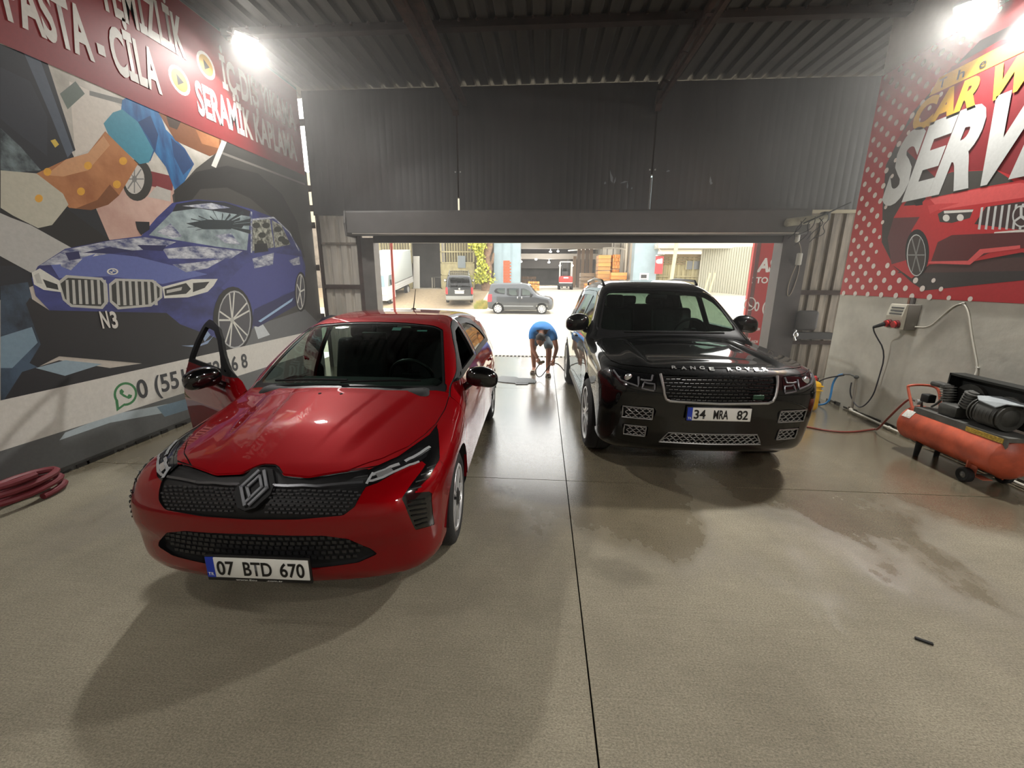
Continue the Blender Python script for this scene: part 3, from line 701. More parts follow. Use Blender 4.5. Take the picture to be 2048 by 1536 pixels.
# hazy street behind, dark vehicle at the left
P([(-400,-80),(0,88),(330,226),(430,270),(420,340),(330,430),(200,420),(-400,420)], C2('pale_street', (204,199,190), (160,156,146), 2.6))
P(q1((440,520),(700,640),(830,720),(700,900),(480,1000)), C('pale_house', 205,198,188))
P(q1((600,1200),(830,1130),(1100,1150),(1120,1300),(950,1500),(900,1700),(640,1500)), C2('pink_ground', (206,176,164), (182,146,134), 2))
P(q1((380,600),(480,520),(540,600),(430,700)), C('hedge', 96,108,100)); P(q1((570,580),(800,640),(790,670),(570,610)), C('railing', 120,120,116))
P([(-500,-120),(0,88),(62,112),(112,240),(150,320),(218,480),(160,530),(0,600),(-500,620)], navy)
P(q1((150,340),(260,385),(470,960),(430,1010),(330,760)), slate); P(q1((255,385),(300,400),(480,960),(468,970)), navy)
P(q1((0,430),(190,520),(300,750),(300,1000),(120,860),(0,760)), C('door_skin', 38,42,52))
P(q1((0,820),(130,940),(260,1090),(0,1110)), C2('wet_glass', (120,136,140), (30,40,46), 6)); P(q1((0,1330),(420,1330),(700,1536),(700,1700),(0,1700)), blk)
P(q1((320,900),(350,890),(375,925),(350,945)), C('bokeh_yellow', 206,178,70))
# distant car and wheel
P(q1((940,1090),(1110,1130),(1100,1220),(960,1190)), C('far_car_red', 120,46,50)); P(q1((1000,1190),(1090,1220),(1090,1290),(940,1260)), C('far_bumper', 180,176,170))
W.ell(274,360,30,42, char); W.ell(268,358,20,30, C('pale_rim', 190,186,180)); W.ell(268,358,5,7, grey_p)
for a in range(0, 360, 45):
    W.line([(268,358), (268+19*math.cos(R(a)), 358+28*math.sin(R(a)))], .012, grey_p)
# the man polishing: shirt, head, arm and cloth
sky = C2('shirt_blue', (44,112,166), (26,66,116), 4, (1,2,.6)); teal = C('shirt_teal', 66,136,158); dblue = C('shirt_shade', 28,62,108)
P(q1((780,640),(830,610),(1010,700),(1060,830),(1180,950),(1240,1050),(1180,1160),(1120,1230),(1060,1070),(985,970),(960,1030),(900,1050),(820,960),(760,800)), sky)
P(q1((660,790),(720,720),(780,700),(880,780),(980,960),(950,1040),(890,1050),(790,960),(700,880)), teal)
P(q1((880,780),(960,740),(1010,860),(990,970),(960,900)), dblue); P(q1((1090,880),(1180,960),(1230,1060),(1170,1120),(1110,1000)), dblue)
skin = C2('skin', (182,124,78), (150,92,52), 2.5); skl = C('skin_light', 196,146,104); skd = C('skin_shade', 120,72,38)
P(q1((670,840),(880,1050),(760,1250),(690,1310),(580,1345),(440,1330),(330,1230),(230,1110),(420,1020),(560,980)), skin)
P(q1((420,1020),(560,980),(660,870),(700,930),(560,1090),(400,1130),(290,1120)), skl); P(q1((760,1250),(690,1310),(580,1345),(480,1335),(620,1280),(700,1180)), skd)
P(q1((1010,720),(1100,750),(1410,880),(1420,970),(1340,1000),(1250,960),(1120,900),(1060,800)), skd); P(q1((1060,740),(1160,770),(1130,830),(1080,810)), C('beard', 58,40,26)); P(q1((1250,830),(1400,890),(1400,950),(1290,920)), skin)
P(q1((0,1090),(230,1110),(400,1240),(435,1310),(330,1440),(240,1460),(80,1380),(0,1330)), C('polishing_cloth', 182,180,164))
P([(-60,400),(20,435),(60,450),(150,500),(150,545),(60,545),(-60,480)], C('sleeve_white', 176,176,172))
for a, b in ((560,1060),(785,1030),(745,1180),(515,1225),(300,1100),(245,1270)): W.ell(a/3.2, b/3.2, 8, 8, C('bokeh_gold', 214,158,52), 14)
# dark field with an arch behind the saloon
P(q1((1450,900),(1960,1100),(2060,2100),(1960,2200),(1200,1900),(1100,1250),(1250,1080),(1380,980)), C('dark_field', 62,60,57))
P(q1((1110,1220),(1250,1100),(1450,1060),(1650,1110),(1800,1240),(1900,1420),(1950,1650),(1850,1600),(1750,1400),(1600,1270),(1450,1200),(1280,1210),(1130,1400)), C('arch_black', 36,35,34))
W.line(q1((1395,970),(1950,1180)), .03, C('thin_line', 120,116,110))
P(q1((1350,1060),(1420,890),(1450,905),(1380,1075)), white_p)
# wet foreground at the lower left
P(q2((0,440),(140,420),(220,740),(190,860),(60,1010),(0,1040)), C2('wet_navy', (64,84,104), (20,28,40), 3, (1,1,.8))); P(q2((0,700),(160,650),(190,730),(60,860),(0,860)), C('wet_blue', 116,140,156)); P(q2((20,1020),(110,880),(300,820),(560,860),(980,800),(980,840)), C('ground_black', 32,32,36))
P(q2((180,860),(330,820),(520,840),(330,900)), C('wet_glint', 140,160,172)); P(q2((980,800),(1130,700),(1560,560),(1640,640),(1640,700),(980,850)), C('road_grey', 98,100,102))
P(q2((1300,650),(1340,630),(1380,690),(1320,712)), C('panel_white', 190,196,200))
# the blue saloon
blu = C2('saloon_blue', (60,68,132), (38,42,92), 2, (1,1,2)); blu2 = C('saloon_blue_light', 92,104,164); blu3 = C('saloon_blue_deep', 34,38,84); sil = C('silver', 178,178,172); chrome = C('bright_silver', 208,208,200); glint = C2('sky_glint', (200,204,210), (70,78,120), 7, (1,1,2.6))
P(q2((190,340),(330,250),(560,205),(720,185),(800,90),(880,15),(1000,-3),(1150,8),(1290,48),(1400,90),(1480,170),(1540,260),(1562,340),(1555,500),(1300,640),(1270,700),(1130,720),(920,640),(850,580),(250,565),(180,490),(158,400)), blu)
P(q2((150,500),(250,565),(850,578),(920,636),(1130,716),(1130,780),(980,820),(880,850),(300,800),(190,856),(148,834),(205,740),(130,530)), C('front_apron', 28,28,32))
P(q2((1130,450),(1250,330),(1400,270),(1545,290),(1555,420),(1420,500),(1290,560)), C('saloon_side', 60,66,132)); P(q2((1280,640),(1300,560),(1555,440),(1550,520),(1320,650)), blu3)
P(q2((250,320),(420,260),(700,290),(940,350),(1060,380),(830,430),(560,390),(300,400)), blu2)
for poly in (((200,335),(330,255),(560,208),(640,215),(470,280),(300,330)), ((560,208),(740,190),(900,215),(820,250),(640,260),(470,290)), ((830,250),(1000,235),(1240,262),(1180,300),(1000,300),(860,300)), ((880,330),(1000,320),(1150,300),(1060,350),(950,370)), ((300,300),(420,300),(360,360),(310,340))): P(q2(*poly), glint)
for poly in (((420,270),(560,240),(700,262),(560,275)), ((700,230),(850,232),(830,262),(730,255)), ((330,270),(400,262),(410,300),(350,310))): P(q2(*poly), blu3)
P(q2((760,180),(880,60),(1010,42),(1280,85),(1262,258),(1100,238),(900,205)), C2('windscreen', (166,182,186), (92,108,114), 3.2, (1,1,1.4))); P(q2((900,20),(1010,2),(1150,12),(1280,56),(1275,84),(1010,42),(880,60)), C('roof_black', 30,34,44))
P(q2((930,30),(1080,15),(1180,40),(1080,48)), glint)
for i in range(15):        # palm tree mirrored in the windscreen
    a = R(150 + i*17); L = 150 + 40*math.sin(i*2.3)
    P(q2((1130,130), (1130+L*math.cos(a)+8, 120+L*.42*math.sin(a)), (1130+L*math.cos(a+.10)*1.0, 132+L*.42*math.sin(a+.10))), C('palm_dark', 40,50,56))
P(q2((950,120),(1060,100),(1200,105),(1180,150),(1040,150)), C('palm_dark', 40,50,56)); P(q2((1100,180),(1180,170),(1230,230),(1150,220)), glint); P(q2((800,165),(870,120),(930,185),(880,195)), glint)
P(q2((690,110),(762,112),(764,150),(720,180),(700,150)), navy)
P(q2((1290,105),(1330,90),(1380,100),(1402,242),(1290,262)), C2('side_glass', (176,178,166), (46,50,46), 16)); P(q2((1388,102),(1440,130),(1485,228),(1406,245)), C2('side_glass', (176,178,166), (46,50,46), 16))
for (a, b) in ((1310,130),(1340,180),(1330,220),(1420,150),(1440,200),(1360,130),(1460,215)): W.ell(a*.3907, 400+b*.3907, 8, 6, C('leaf_shade', 44,48,44), 9)
P(q2((1300,225),(1365,222),(1372,262),(1300,272)), navy); P(q2((1475,310),(1530,290),(1535,330),(1500,335)), glint)
W.line(q2((1285,60),(1285,270)), .03, glint); W.line(q2((1290,100),(1400,90),(1480,165),(1530,260)), .025, glint)
P(q2((1320,620),(1500,500),(1492,518),(1332,626)), C('sill_glint', 150,180,210))
P(q2((1290,300),(1400,270),(1395,330),(1300,350)), glint)
# twin grille, headlamps, badge
for o in (((292,420),(335,384),(520,398),(546,430),(552,520),(522,558),(360,548),(318,512)), ((554,430),(588,402),(782,408),(828,445),(828,500),(772,545),(600,560),(558,522))):
    P(q2(*o), sil); cx = sum(p[0] for p in o)/8; cyy = sum(p[1] for p in o)/8
    P(q2(*[(cx+(x-cx)*.9, cyy+(y-cyy)*.84) for x, y in o]), C('grille_dark', 44,46,44))
    for k in range(7):
        x = cx-98+k*32; P(q2((x, cyy-62), (x+14, cyy-62), (x+22, cyy+62), (x+6, cyy+62)), sil)
W.ell(573*.3907, 400+366*.3907, 11.5, 6.5, chrome); W.ell(573*.3907, 400+366*.3907, 8, 4.4, C('badge_blue', 60,84,140))
P(q2((573,366),(573,355),(592,366)), white_p); P(q2((573,366),(573,377),(554,366)), white_p)
P(q2((828,445),(980,405),(1112,404),(1090,440),(1060,470),(960,498),(838,503)), chrome); P(q2((838,455),(950,425),(975,455),(950,480),(842,490)), C('lamp_dark', 40,42,44)); P(q2((985,425),(1070,418),(1045,450),(985,472)), C('lamp_dark', 40,42,44)); P(q2((850,462),(930,445),(925,462),(850,478)), sil)
P(q2((158,372),(200,350),(300,412),(312,472),(220,460),(170,432)), chrome); P(q2((215,405),(290,432),(296,460),(235,448)), C('lamp_dark', 40,42,44)); P(q2((170,385),(195,372),(215,430),(185,425)), sil)
P(q2((925,745),(960,745),(1020,740),(1070,715),(1095,690),(1060,735),(1000,755)), C('fog_glint', 130,150,180)); P(q2((1030,690),(1060,672),(1075,690),(1045,725)), C('fog_glint', 130,150,180))
# wheels
W.ell(1190*.3907, 400+612*.3907, 40, 66, blk); W.ell(1198*.3907, 400+612*.3907, 33, 58, C('rim_grey', 170,172,172)); W.ell(1198*.3907, 400+612*.3907, 31, 55, C('rim_dark', 74,74,80))
for i in range(5):
    for d in (-.16, .16):
        a = R(-100+72*i)+d; W.line([(1186*.3907, 400+615*.3907), (1198*.3907+31*math.cos(a), 400+612*.3907+55*math.sin(a))], .024, chrome)
W.ell(1186*.3907, 400+615*.3907, 4, 6, sil)
W.ell(1538*.3907, 400+470*.3907, 12, 40, blk); W.ell(1536*.3907, 400+470*.3907, 9, 36, sil); W.ell(1536*.3907, 400+470*.3907, 8, 33, C('rim_dark', 74,74,80))
for i in range(5):
    a = R(-80+72*i); W.line([(1534*.3907, 400+470*.3907), (1536*.3907+8*math.cos(a), 400+470*.3907+33*math.sin(a))], .028, chrome)
# banner, white stripe and foot
zb0 = 3.56
W.polyw([(YF+.4, .06), (7.98, .06), (7.98, .40), (YF+.4, .40)], C('foot_grey', 96,98,98))
P(q2((330,1190),(560,1100),(980,1020),(1000,1060),(560,1140),(300,1230)), C('foot_glint', 168,180,186)); P(q2((800,1060),(980,1010),(1000,1060),(840,1110)), C('foot_blue', 110,132,148))
W.polyw([(YF+.4, .385), (7.98, .385), (7.98, .785), (YF+.4, .785)], white_p)
W.polyw([(YF+.4, zb0), (7.98, zb0), (7.98, 4.925), (YF+.4, 4.925)], red_p)
for (px, py) in ((411,131),(358,161)):
    u, v = W.uv(px, py); W.ellw(u, v, .15, .15, white_p); W.ellw(u, v, .115, .115, C('badge_gold', 176,140,62)); W.polyw([(u-.035, v+.06), (u+.06, v), (u-.035, v-.06)], blk)
# chat symbol beside the number
u, v = W.uv(250, 788); gr = C('chat_green', 58,120,74)
W.ellw(u, v, .125, .125, gr, 28); W.polyw([(u-.12, v-.04), (u-.13, v-.15), (u-.02, v-.11)], gr); W.ellw(u, v, .10, .10, white_p, 28); W.polyw([(u-.09, v-.04), (u-.098, v-.115), (u-.02, v-.085)], white_p)
W.polyw([(u-.055,v+.05),(u-.03,v+.065),(u-.01,v+.03),(u-.028,v+.012),(u+.012,v-.028),(u+.03,v-.01),(u+.065,v-.03),(u+.05,v-.055),(u+.02,v-.06),(u-.03,v-.02),(u-.06,v+.02)], gr)
W.obj('printed_picture', mu)
ax, ay = FRAMES['left']; tw = white_p; tg = C('number_grey', 52,54,58)
def wl_text(s, pa, pb, h, m, bold=.02, z=None):
    a, c = at(*pa, X=XL), at(*pb, X=XL); o = Vector((XL+.0095, a.y, (a.z+c.z)/2 if z is None else z))
    return text(s, o, ax, ay, c.y-a.y, h, bold, mu, m)
def zof(px, py): return at(px, py, X=XL).z
wl_text('TEMİZLİK', (206,50), (374,128), .40, tw, .035, z=4.32)
wl_text('PASTA - CİLA', (8,18), (318,158), .40, tw, .035, z=3.78)
wl_text('DETAY', (48,-60), (180,14), .40, tw, .035, z=4.32)
wl_text('İÇ-DIŞ YIKAMA', (444,168), (591,262), .36, tw, .035, z=4.25)
wl_text('SERAMİK KAPLAMA', (392,200), (591,298), .36, tw, .035, z=3.76)
wl_text('0 (551) 552 66 8', (276,798), (496,740), .20, tg, .02, z=.475)
wl_text('N', (203,655), (219,655), .16, tw, .03); wl_text('3', (223,655), (236,655), .16, tw, .03)

# ------------------------------------------------------------------ the dotted panel on the right wall
pn = thing('wall_panel', 'red dotted printed panel with a red off-roader and big white letters on the right wall', 'poster', (0,0,0))
redr = C('panel_red', 172,40,46); Z0, Z1, U1 = 1.575, 4.33, YE-.01
B().bb(XR-.012, XR, -1.2, U1, Z0, Z1).obj('panel_sheet', redr, pn, smooth=0)
W = Print('x', XR, -1, base=.0125); P = W.poly
def q8(*p): return [(1600+a/2.4777, b/2.4777) for a, b in p]
def q7(*p): return [(1560+a*.37771, 400+b*.37771) for a, b in p]
dk = C('panel_dark', 52,47,46); dk2 = C('panel_shadow', 74,50,48)
P(q8((415,1010),(430,820),(560,560),(760,340),(900,200),(1300,0),(1700,200),(1700,1600),(1200,1380),(900,1410),(620,1440),(560,1400),(470,1320),(410,1200)), dk)
W.polyw([(5.6,1.86),(3.0,1.86),(3.0,1.98),(5.4,1.98)], dk2)
P(q8((480,700),(760,330),(1000,200),(1300,150),(1300,900),(700,900)), C('panel_deep_red', 122,28,34))
u = U1-.07; k = 0
while u > 4.2:
    v = Z0+.02+(k % 2)*.09
    while v < Z1-.03:
        px = u
        far = U1-u; lim = .62 + (.25 if v < 2.0 else 0) + max(0, 1.0-(v-Z0)*2.2)*1.2 + (max(0, v-3.3)*.9)
        if far < lim and W.sgn: W.ellw(u, v, .034*(1 if far < lim*.8 else .75), .034*(1 if far < lim*.8 else .75), C('panel_dot', 218,208,200), 12)
        v += .18
    u -= .115; k += 1
yel = C('panel_yellow', 204,158,50); wsil = C('panel_silver', 188,190,188)
W.polyw([(5.70,3.795),(5.62,3.945),(2.6,3.945),(2.6,3.795)], yel)
# red off-roader
cr = C('suv_red', 176,42,46); crl = C('suv_red_light', 206,84,84); crd = C('suv_red_dark', 110,34,38)
P(q8((440,1180),(470,1080),(540,960),(640,900),(760,850),(980,840),(1110,890),(1400,930),(1400,1330),(1110,1250),(840,1300),(650,1310),(560,1380),(460,1310)), cr)
P(q8((440,1180),(470,1080),(600,1075),(560,1140),(530,1290),(460,1310)), C('suv_flank', 92,50,54)); P(q8((640,900),(760,852),(980,842),(1070,900),(900,930),(660,980)), C('suv_glass', 62,60,56))
P(q8((520,1020),(560,960),(625,910),(630,985),(600,1015)), C('suv_side_glass', 44,42,42)); P(q8((570,1000),(612,985),(615,1015),(580,1020)), blk)
P(q8((650,985),(900,935),(1100,905),(1300,940),(1110,980),(900,1010),(700,1040)), crl); P(q8((640,1020),(690,1010),(800,1005),(690,1040),(650,1060)), C('suv_red_soft', 190,60,62))
P(q8((690,1060),(720,1042),(868,1036),(850,1080),(760,1105),(700,1100)), C('lamp_grey', 60,58,56)); W.ell(1600+732/2.4777, 1080/2.4777, 7, 7, white_p, 14); W.ell(1600+802/2.4777, 1078/2.4777, 7, 7, white_p, 14); P(q8((720,1045),(868,1038),(862,1050),(722,1058)), white_p)
P(q8((872,1110),(930,1025),(1100,1000),(1400,990),(1400,1130),(1110,1140)), C('suv_grille', 58,42,42))
for k2 in range(9):
    x = 905+k2*34; P(q8((x, 1028-k2*3), (x+12, 1026-k2*3), (x-4, 1138), (x-16, 1136)), wsil)
W.ell(1600+1105/2.4777, 1072/2.4777, 18, 22, wsil); W.ell(1600+1105/2.4777, 1072/2.4777, 15, 19, C('suv_grille', 58,42,42))
for a in (-90, 30, 150):
    W.line([(2046, 432.6), (2046+15*math.cos(R(a)), 432.6+19*math.sin(R(a)))], .022, wsil)
P(q8((958,1195),(972,1150),(1200,1130),(1200,1170)), white_p)
P(q8((655,1300),(690,1200),(760,1165),(870,1160),(1110,1150),(1300,1160),(1300,1230),(1000,1230),(850,1295)), C('suv_intake', 84,34,36)); P(q8((640,1305),(650,1295),(840,1292),(900,1235),(1100,1215),(1100,1232),(920,1255),(850,1312)), crl)
W.ell(1600+588/2.4777, 1250/2.4777, 24, 46, blk); W.ell(1600+583/2.4777, 1265/2.4777, 19, 42, wsil); W.ell(1600+584/2.4777, 1265/2.4777, 17.5, 40, C('suv_rim', 58,52,50))
for i in range(6):
    a = R(60*i); W.line([(1835, 510), (1835+17*math.cos(a), 510+39*math.sin(a))], .016, grey_p)
W.obj('printed_picture', pn)
ax, ay = FRAMES['right']
def wr_text(s, pa, pb, h, m, bold, z, shear=0, slope=0):
    a, c = at(*pa, X=XR), at(*pb, X=XR)
    return text(s, Vector((XR-.0175, a.y, z)), ax, ay, a.y-c.y, h, bold, pn, m, depth=.002, shear=shear, slope=slope)
zr = lambda px, py: at(px, py, X=XR).z
wr_text('SERVICE', (1766,405), (2400,300), .72, wsil, .05, 2.74, shear=.3)
wr_text('CAR WASH', (1826,262), (2270,170), .28, yel, .05, 3.485, shear=.2)
for s_, px, py in (('T', 1880,176), ('h', 1918,156), ('e', 1962,134)): wr_text(s_, (px,py), (px+13,py), .09, C('black', 22,22,24), .01, 3.825)
# ------------------------------------------------------------------ the red hatchback
def car_paint(name, col, flake=.35, rough=.32, metal=.35, spec=.5):
    return mat(name, col, rough, metal, coat=1.0, var=flake*.12, vscale=900, detail=1, spec=spec)
black_gloss = mat('gloss_black', (10,10,11), .12, coat=.6); black_satin = mat('satin_black_plastic', (11,11,12), .45, spec=.3); black_matt = mat('matt_black', (10,10,10), .8)
lining = mat('dark_cabin_trim', (26,26,27), .75); seatm = mat('charcoal_seat_cloth', (44,44,46), .9, bump=.2, bscale=120)
clear = glass('windscreen_glass', (150,168,160)); tint = glass('tinted_glass', (52,60,58)); lampglass = glass('lamp_glass', (215,220,222))
lampsil = mat('lamp_silver', (200,202,204), .2, .8); drl = mat('lamp_light_guide', (150,152,154), .3, .2); chromem = mat('chrome', (200,200,200), .12, 1)
def ribbon(b, Q, w, nrm=Vector((0,-1,0)), t=.004):
    """flat strip of width w riding on a path, facing nrm"""
    vs = []; n = len(Q)
    for i, p in enumerate(Q):
        d = (Q[min(i+1, n-1)]-Q[max(i-1, 0)]).normalized(); s = d.cross(nrm).normalized()*w/2
        vs += [p+s, p-s, p-s-nrm*(-t), p+s-nrm*(-t)]
    fs = []
    for i in range(n-1):
        a, c = i*4, (i+1)*4
        fs += [(a+k, a+(k+1) % 4, c+(k+1) % 4, c+k) for k in range(4)]
    fs += [(3,2,1,0), (n*4-4, n*4-3, n*4-2, n*4-1)]
    return b.add(vs, fs)
def seat(parent, x, y, z, m, rear=False, w=.5):
    s = bpy.data.objects.new('seat', None); s.empty_display_size = .1; COL.objects.link(s); s.parent = parent
    B().rbox((x, y, z), (w, .5, .16), .05, 3).obj('cushion', m, s)
    B().rbox((x, y+.34, z+.34), (w, .14, .66), .06, 3, rot=(R(-16), 0, 0)).obj('backrest', m, s)
    if w < .7: B().rbox((x, y+.46, z+.74), (.26, .1, .19), .045, 3, rot=(R(-10), 0, 0)).obj('headrest', m, s)
    else:
        for q in (-.4, 0, .4): B().rbox((x+q, y+.44, z+.72), (.24, .09, .14), .04, 3).obj('headrest', m, s)
def steering_wheel(parent, x, y, z, r, m):
    M = Matrix.Translation((x, y, z)) @ Matrix.Rotation(R(-68), 4, 'X')
    s = bpy.data.objects.new('steering_wheel', None); s.empty_display_size = .1; COL.objects.link(s); s.parent = parent
    b = B(); b.tube([M @ Vector((r*math.cos(2*math.pi*i/24), r*math.sin(2*math.pi*i/24), 0)) for i in range(24)], .016, 8, closed=True); b.obj('wheel_ring', m, s)
    b = B(); b.rbox((0,0,0), (.16, .12, .05), .02); b.bb(-r, r, -.015, .015, -.012, .012); b.bb(-.015, .015, -r, 0, -.012, .012); b.xform(M); b.obj('wheel_boss', m, s)
def wing_mirror(parent, x, y, z, s, m, d=(.115,.085,.075), stalk=.12):
    o = bpy.data.objects.new('wing_mirror', None); o.empty_display_size = .1; COL.objects.link(o); o.parent = parent
    cx = x+s*stalk
    b = B(); b.ell((0,0,0), d, 24, 14, power=.78); b.v = [(vx*(1+.18*(-s)*0), min(vy, d[1]*.42), vz - .18*abs(vx)*(1 if vx*s > 0 else 0)) for vx, vy, vz in b.v]
    b.xform(Matrix.Translation((cx, y, z))); b.obj('mirror_shell', m, o)
    B().ell((cx, y+d[1]*.43, z-.004), (d[0]*.86, .006, d[2]*.8), 20, 10).obj('mirror_glass', chromem, o)
    B().tube([(x-s*.02, y+.03, z-d[2]-.03), (x+s*.05, y+.015, z-d[2]*.7), (x+s*stalk*.8, y+.01, z-d[2]*.4)], [.03, .028, .035], 10).obj('mirror_stalk', m, o)
    return o

red = car_paint('flame_red_paint', (122,3,10), rough=.5, metal=.35, spec=.0)
car = thing('hatchback_car', 'red hatchback parked in the hall with its near mural-side door open', 'car', (-1.395, 1.70, 0), R(1.4))
S = Shell(hatch_sdf(), (-1.0,-.15,.1), (1.0,4.2,1.5), .019)
WB0, WB1, WR, ZW = .83, 3.42, .315, .315
S.region('arch', gC(WB0, ZW, .365)); S.region('arch', gC(WB1, ZW, .36))
S.region('bonnet', gT([(-.5,.205),(.03,.205),(.06,.19),(.108,.148),(.24,.143),(.42,.204),(.56,.325),(.66,.47),(.715,.62),(.752,.772),(.768,1.0),(.762,1.2),(.66,1.185),(.5,1.13),(.3,1.085),(-.5,1.062)], 0, .7), gap=.006)
S.region('windscreen', gT([(-.5,1.11),(.3,1.125),(.5,1.165),(.69,1.215),(.715,1.27),(.592,1.835),(.5,1.868),(.25,1.893),(-.5,1.9)], 0, .9), gap=.022, gapname='screen_seal')
S.region('cowl', gT([(-.5,1.04),(.3,1.06),(.5,1.10),(.68,1.16),(.735,1.20),(.73,1.26),(.6,1.3),(-.5,1.3)], 0, .9))
S.region('rear_window', gT([(-.5,3.66),(.45,3.62),(.56,3.66),(.57,3.8),(.53,3.88),(-.5,3.93)], 0, .9), gap=.02, gapname='screen_seal')
k = .5
S.region('grille', gF(mirror_poly([(0,.935),(.035,.935),(.065,.91),(.112,.862),(.24,.852),(.42,.899),(.515,.915),(.54,.83),(.50,.705),(.451,.66),(.242,.634),(0,.626)]), k, .6, 0))
LAMP = [(.512,.905),(.631,.995),(.739,1.155),(.758,1.245),(.79,1.16),(.818,1.065),(.836,.99),(.815,.876),(.757,.783),(.832,.792),(.838,.588),(.766,.572),(.728,.708),(.708,.753),(.768,.902),(.782,.95),(.755,.972),(.66,.903),(.584,.836),(.522,.806)]
S.region('lamp_surround', gF(LAMP, k, 1.0, 0), over=('body','gap','bonnet'))
S.region('lamp', gF([(.535,.90),(.62,.965),(.72,1.06),(.775,1.06),(.77,1.0),(.74,.955),(.66,.912),(.584,.848),(.528,.822)], k, 1.0, 0), over=('lamp_surround',))
S.region('intake', gF(mirror_poly([(0,.548),(.351,.538),(.465,.512),(.56,.43),(.585,.392),(.491,.355),(.295,.338),(0,.335)]), 0, .4, 0))
S.region('roof', gT([(-.5,1.9),(.25,1.893),(.5,1.868),(.575,1.85),(.60,1.95),(.57,3.4),(.5,3.58),(-.5,3.6)], 0, 1.1))
DF = [(1.20,.27),(1.15,.5),(1.13,.80),(1.16,.93),(1.26,.985),(1.45,1.065),(1.62,1.155),(1.82,1.272),(2.0,1.343),(2.2,1.378),(2.325,1.388),(2.345,1.2),(2.345,.95),(2.33,.6),(2.30,.27)]
DR = [(2.36,.27),(2.375,.6),(2.385,.95),(2.378,1.2),(2.365,1.388),(2.7,1.375),(3.0,1.325),(3.25,1.215),(3.40,1.08),(3.42,.98),(3.32,.80),(3.12,.68),(3.0,.5),(2.95,.27)]
S.region('door_front', gS(DF, 0, .4), gap=.006); S.region('door_rear', gS(DR, 0, .4), gap=.006)
S.region('window_front', gS([(1.52,1.025),(1.66,1.14),(1.85,1.253),(2.02,1.318),(2.27,1.34),(2.29,1.2),(2.30,1.03)], 0, .4), gap=.016, over=('door_front',), gapname='seal_front')
S.region('quarter_front', gS([(1.33,.998),(1.49,1.012),(1.585,1.09)], 0, .4), gap=.012, over=('door_front',), gapname='seal_front')
S.region('window_rear', gS([(2.42,1.04),(2.41,1.2),(2.40,1.342),(2.7,1.328),(2.95,1.282),(3.15,1.195),(3.27,1.085),(3.24,1.06)], 0, .4), gap=.016, over=('door_rear',), gapname='seal_rear')
S.region('seal_front', gS([(1.2,1.0),(2.4,1.012),(2.4,1.5),(1.2,1.5)], 0, .4), over=('door_front',)); S.region('seal_rear', gS([(2.3,1.012),(3.6,1.03),(3.6,1.5),(2.3,1.5)], 0, .4), over=('door_rear',))
S.region('tail_lamp', gR([(.42,.98),(.80,1.0),(.86,.86),(.74,.80),(.42,.9)], 3.7, 0))
S.region('sill', gS([(1.2,.1),(1.2,.25),(2.95,.25),(2.95,.1)], 0, .4))
S.region('front_bumper', lambda V: np.maximum(V[:,1]-.47, V[:,2]-.80), gap=.003)
S.done()
left = lambda c: c[:,0] < 0
right = lambda c: c[:,0] > 0
S.mesh(['body'], 'body_shell', red, car); S.mesh(['sill'], 'sill', black_satin, car)
S.mesh(['front_bumper'], 'front_bumper', red, car)
S.mesh(['bonnet'], 'bonnet', red, car, off=.002, thick=.015, inner=black_matt); S.mesh(['roof'], 'roof', red, car)
S.mesh(['gap'], 'panel_gap', black_matt, car, off=-.006)['kind'] = 'stuff'; S.mesh(['screen_seal','cowl'], 'screen_seal', black_satin, car, off=-.006, cond=lambda c: c[:,1] < 2.5); S.mesh(['screen_seal'], 'screen_seal', black_satin, car, off=-.006, cond=lambda c: c[:,1] > 2.5)
S.mesh(['windscreen'], 'windscreen', clear, car, off=-.004); S.mesh(['rear_window'], 'rear_window', tint, car, off=-.004)
gr_o = S.mesh(['grille'], 'grille', black_satin, car, off=-.012)
S.mesh(['intake'], 'lower_intake', black_matt, car, off=-.03)
for cond in (left, right): S.mesh(['tail_lamp'], 'tail_lamp', mat('tail_lamp_red', (140,12,16), .15, coat=1), car, off=.003, cond=cond)
for cond in (left, right):
    ls = S.mesh(['lamp_surround'], 'lamp_surround', black_gloss, car, off=-.002, cond=cond)
    S.mesh(['lamp'], 'headlight', mat('headlamp_dark', (34,35,37), .15, .5, coat=1), car, off=0, cond=cond)
    sx = -1 if cond is left else 1
    def strip(path, w, nm, m):
        Q = S.ride([(sx*a, v) for a, v in path], .004, k); ribbon(B(), Q, w, Vector((0,-.75,.66))).obj(nm, m, ls)
    strip([(.535,.835),(.60,.862),(.68,.918),(.745,.962)], .012, 'light_guide', drl)
    strip([(.545,.872),(.60,.905),(.655,.944)], .016, 'light_guide', drl)
    strip([(.675,.958),(.72,1.0),(.77,1.065)], .016, 'light_guide', drl)
    strip([(.532,.822),(.545,.885)], .012, 'light_guide', drl)
    Q = S.ride([(sx*.57,.868),(sx*.63,.905)], .003, k); ribbon(B(), Q, .03, Vector((0,-.75,.66))).obj('reflector', lampsil, ls)
    for i in range(6):
        v = .60+i*.028; Q = S.ride([(sx*(.765-.006*i), v), (sx*(.815-.002*i), v+.012)], .001, k); ribbon(B(), Q, .007, Vector((0,-1,0))).obj('louvre', black_satin, ls)
    for i in range(4):
        v = .80+i*.042; Q = S.ride([(sx*(.735+.018*i), v), (sx*(.785+.012*i), v+.02)], .001, k); ribbon(B(), Q, .006, Vector((0,-1,0))).obj('louvre', mat('louvre_grey', (90,92,94), .3, .6), ls)
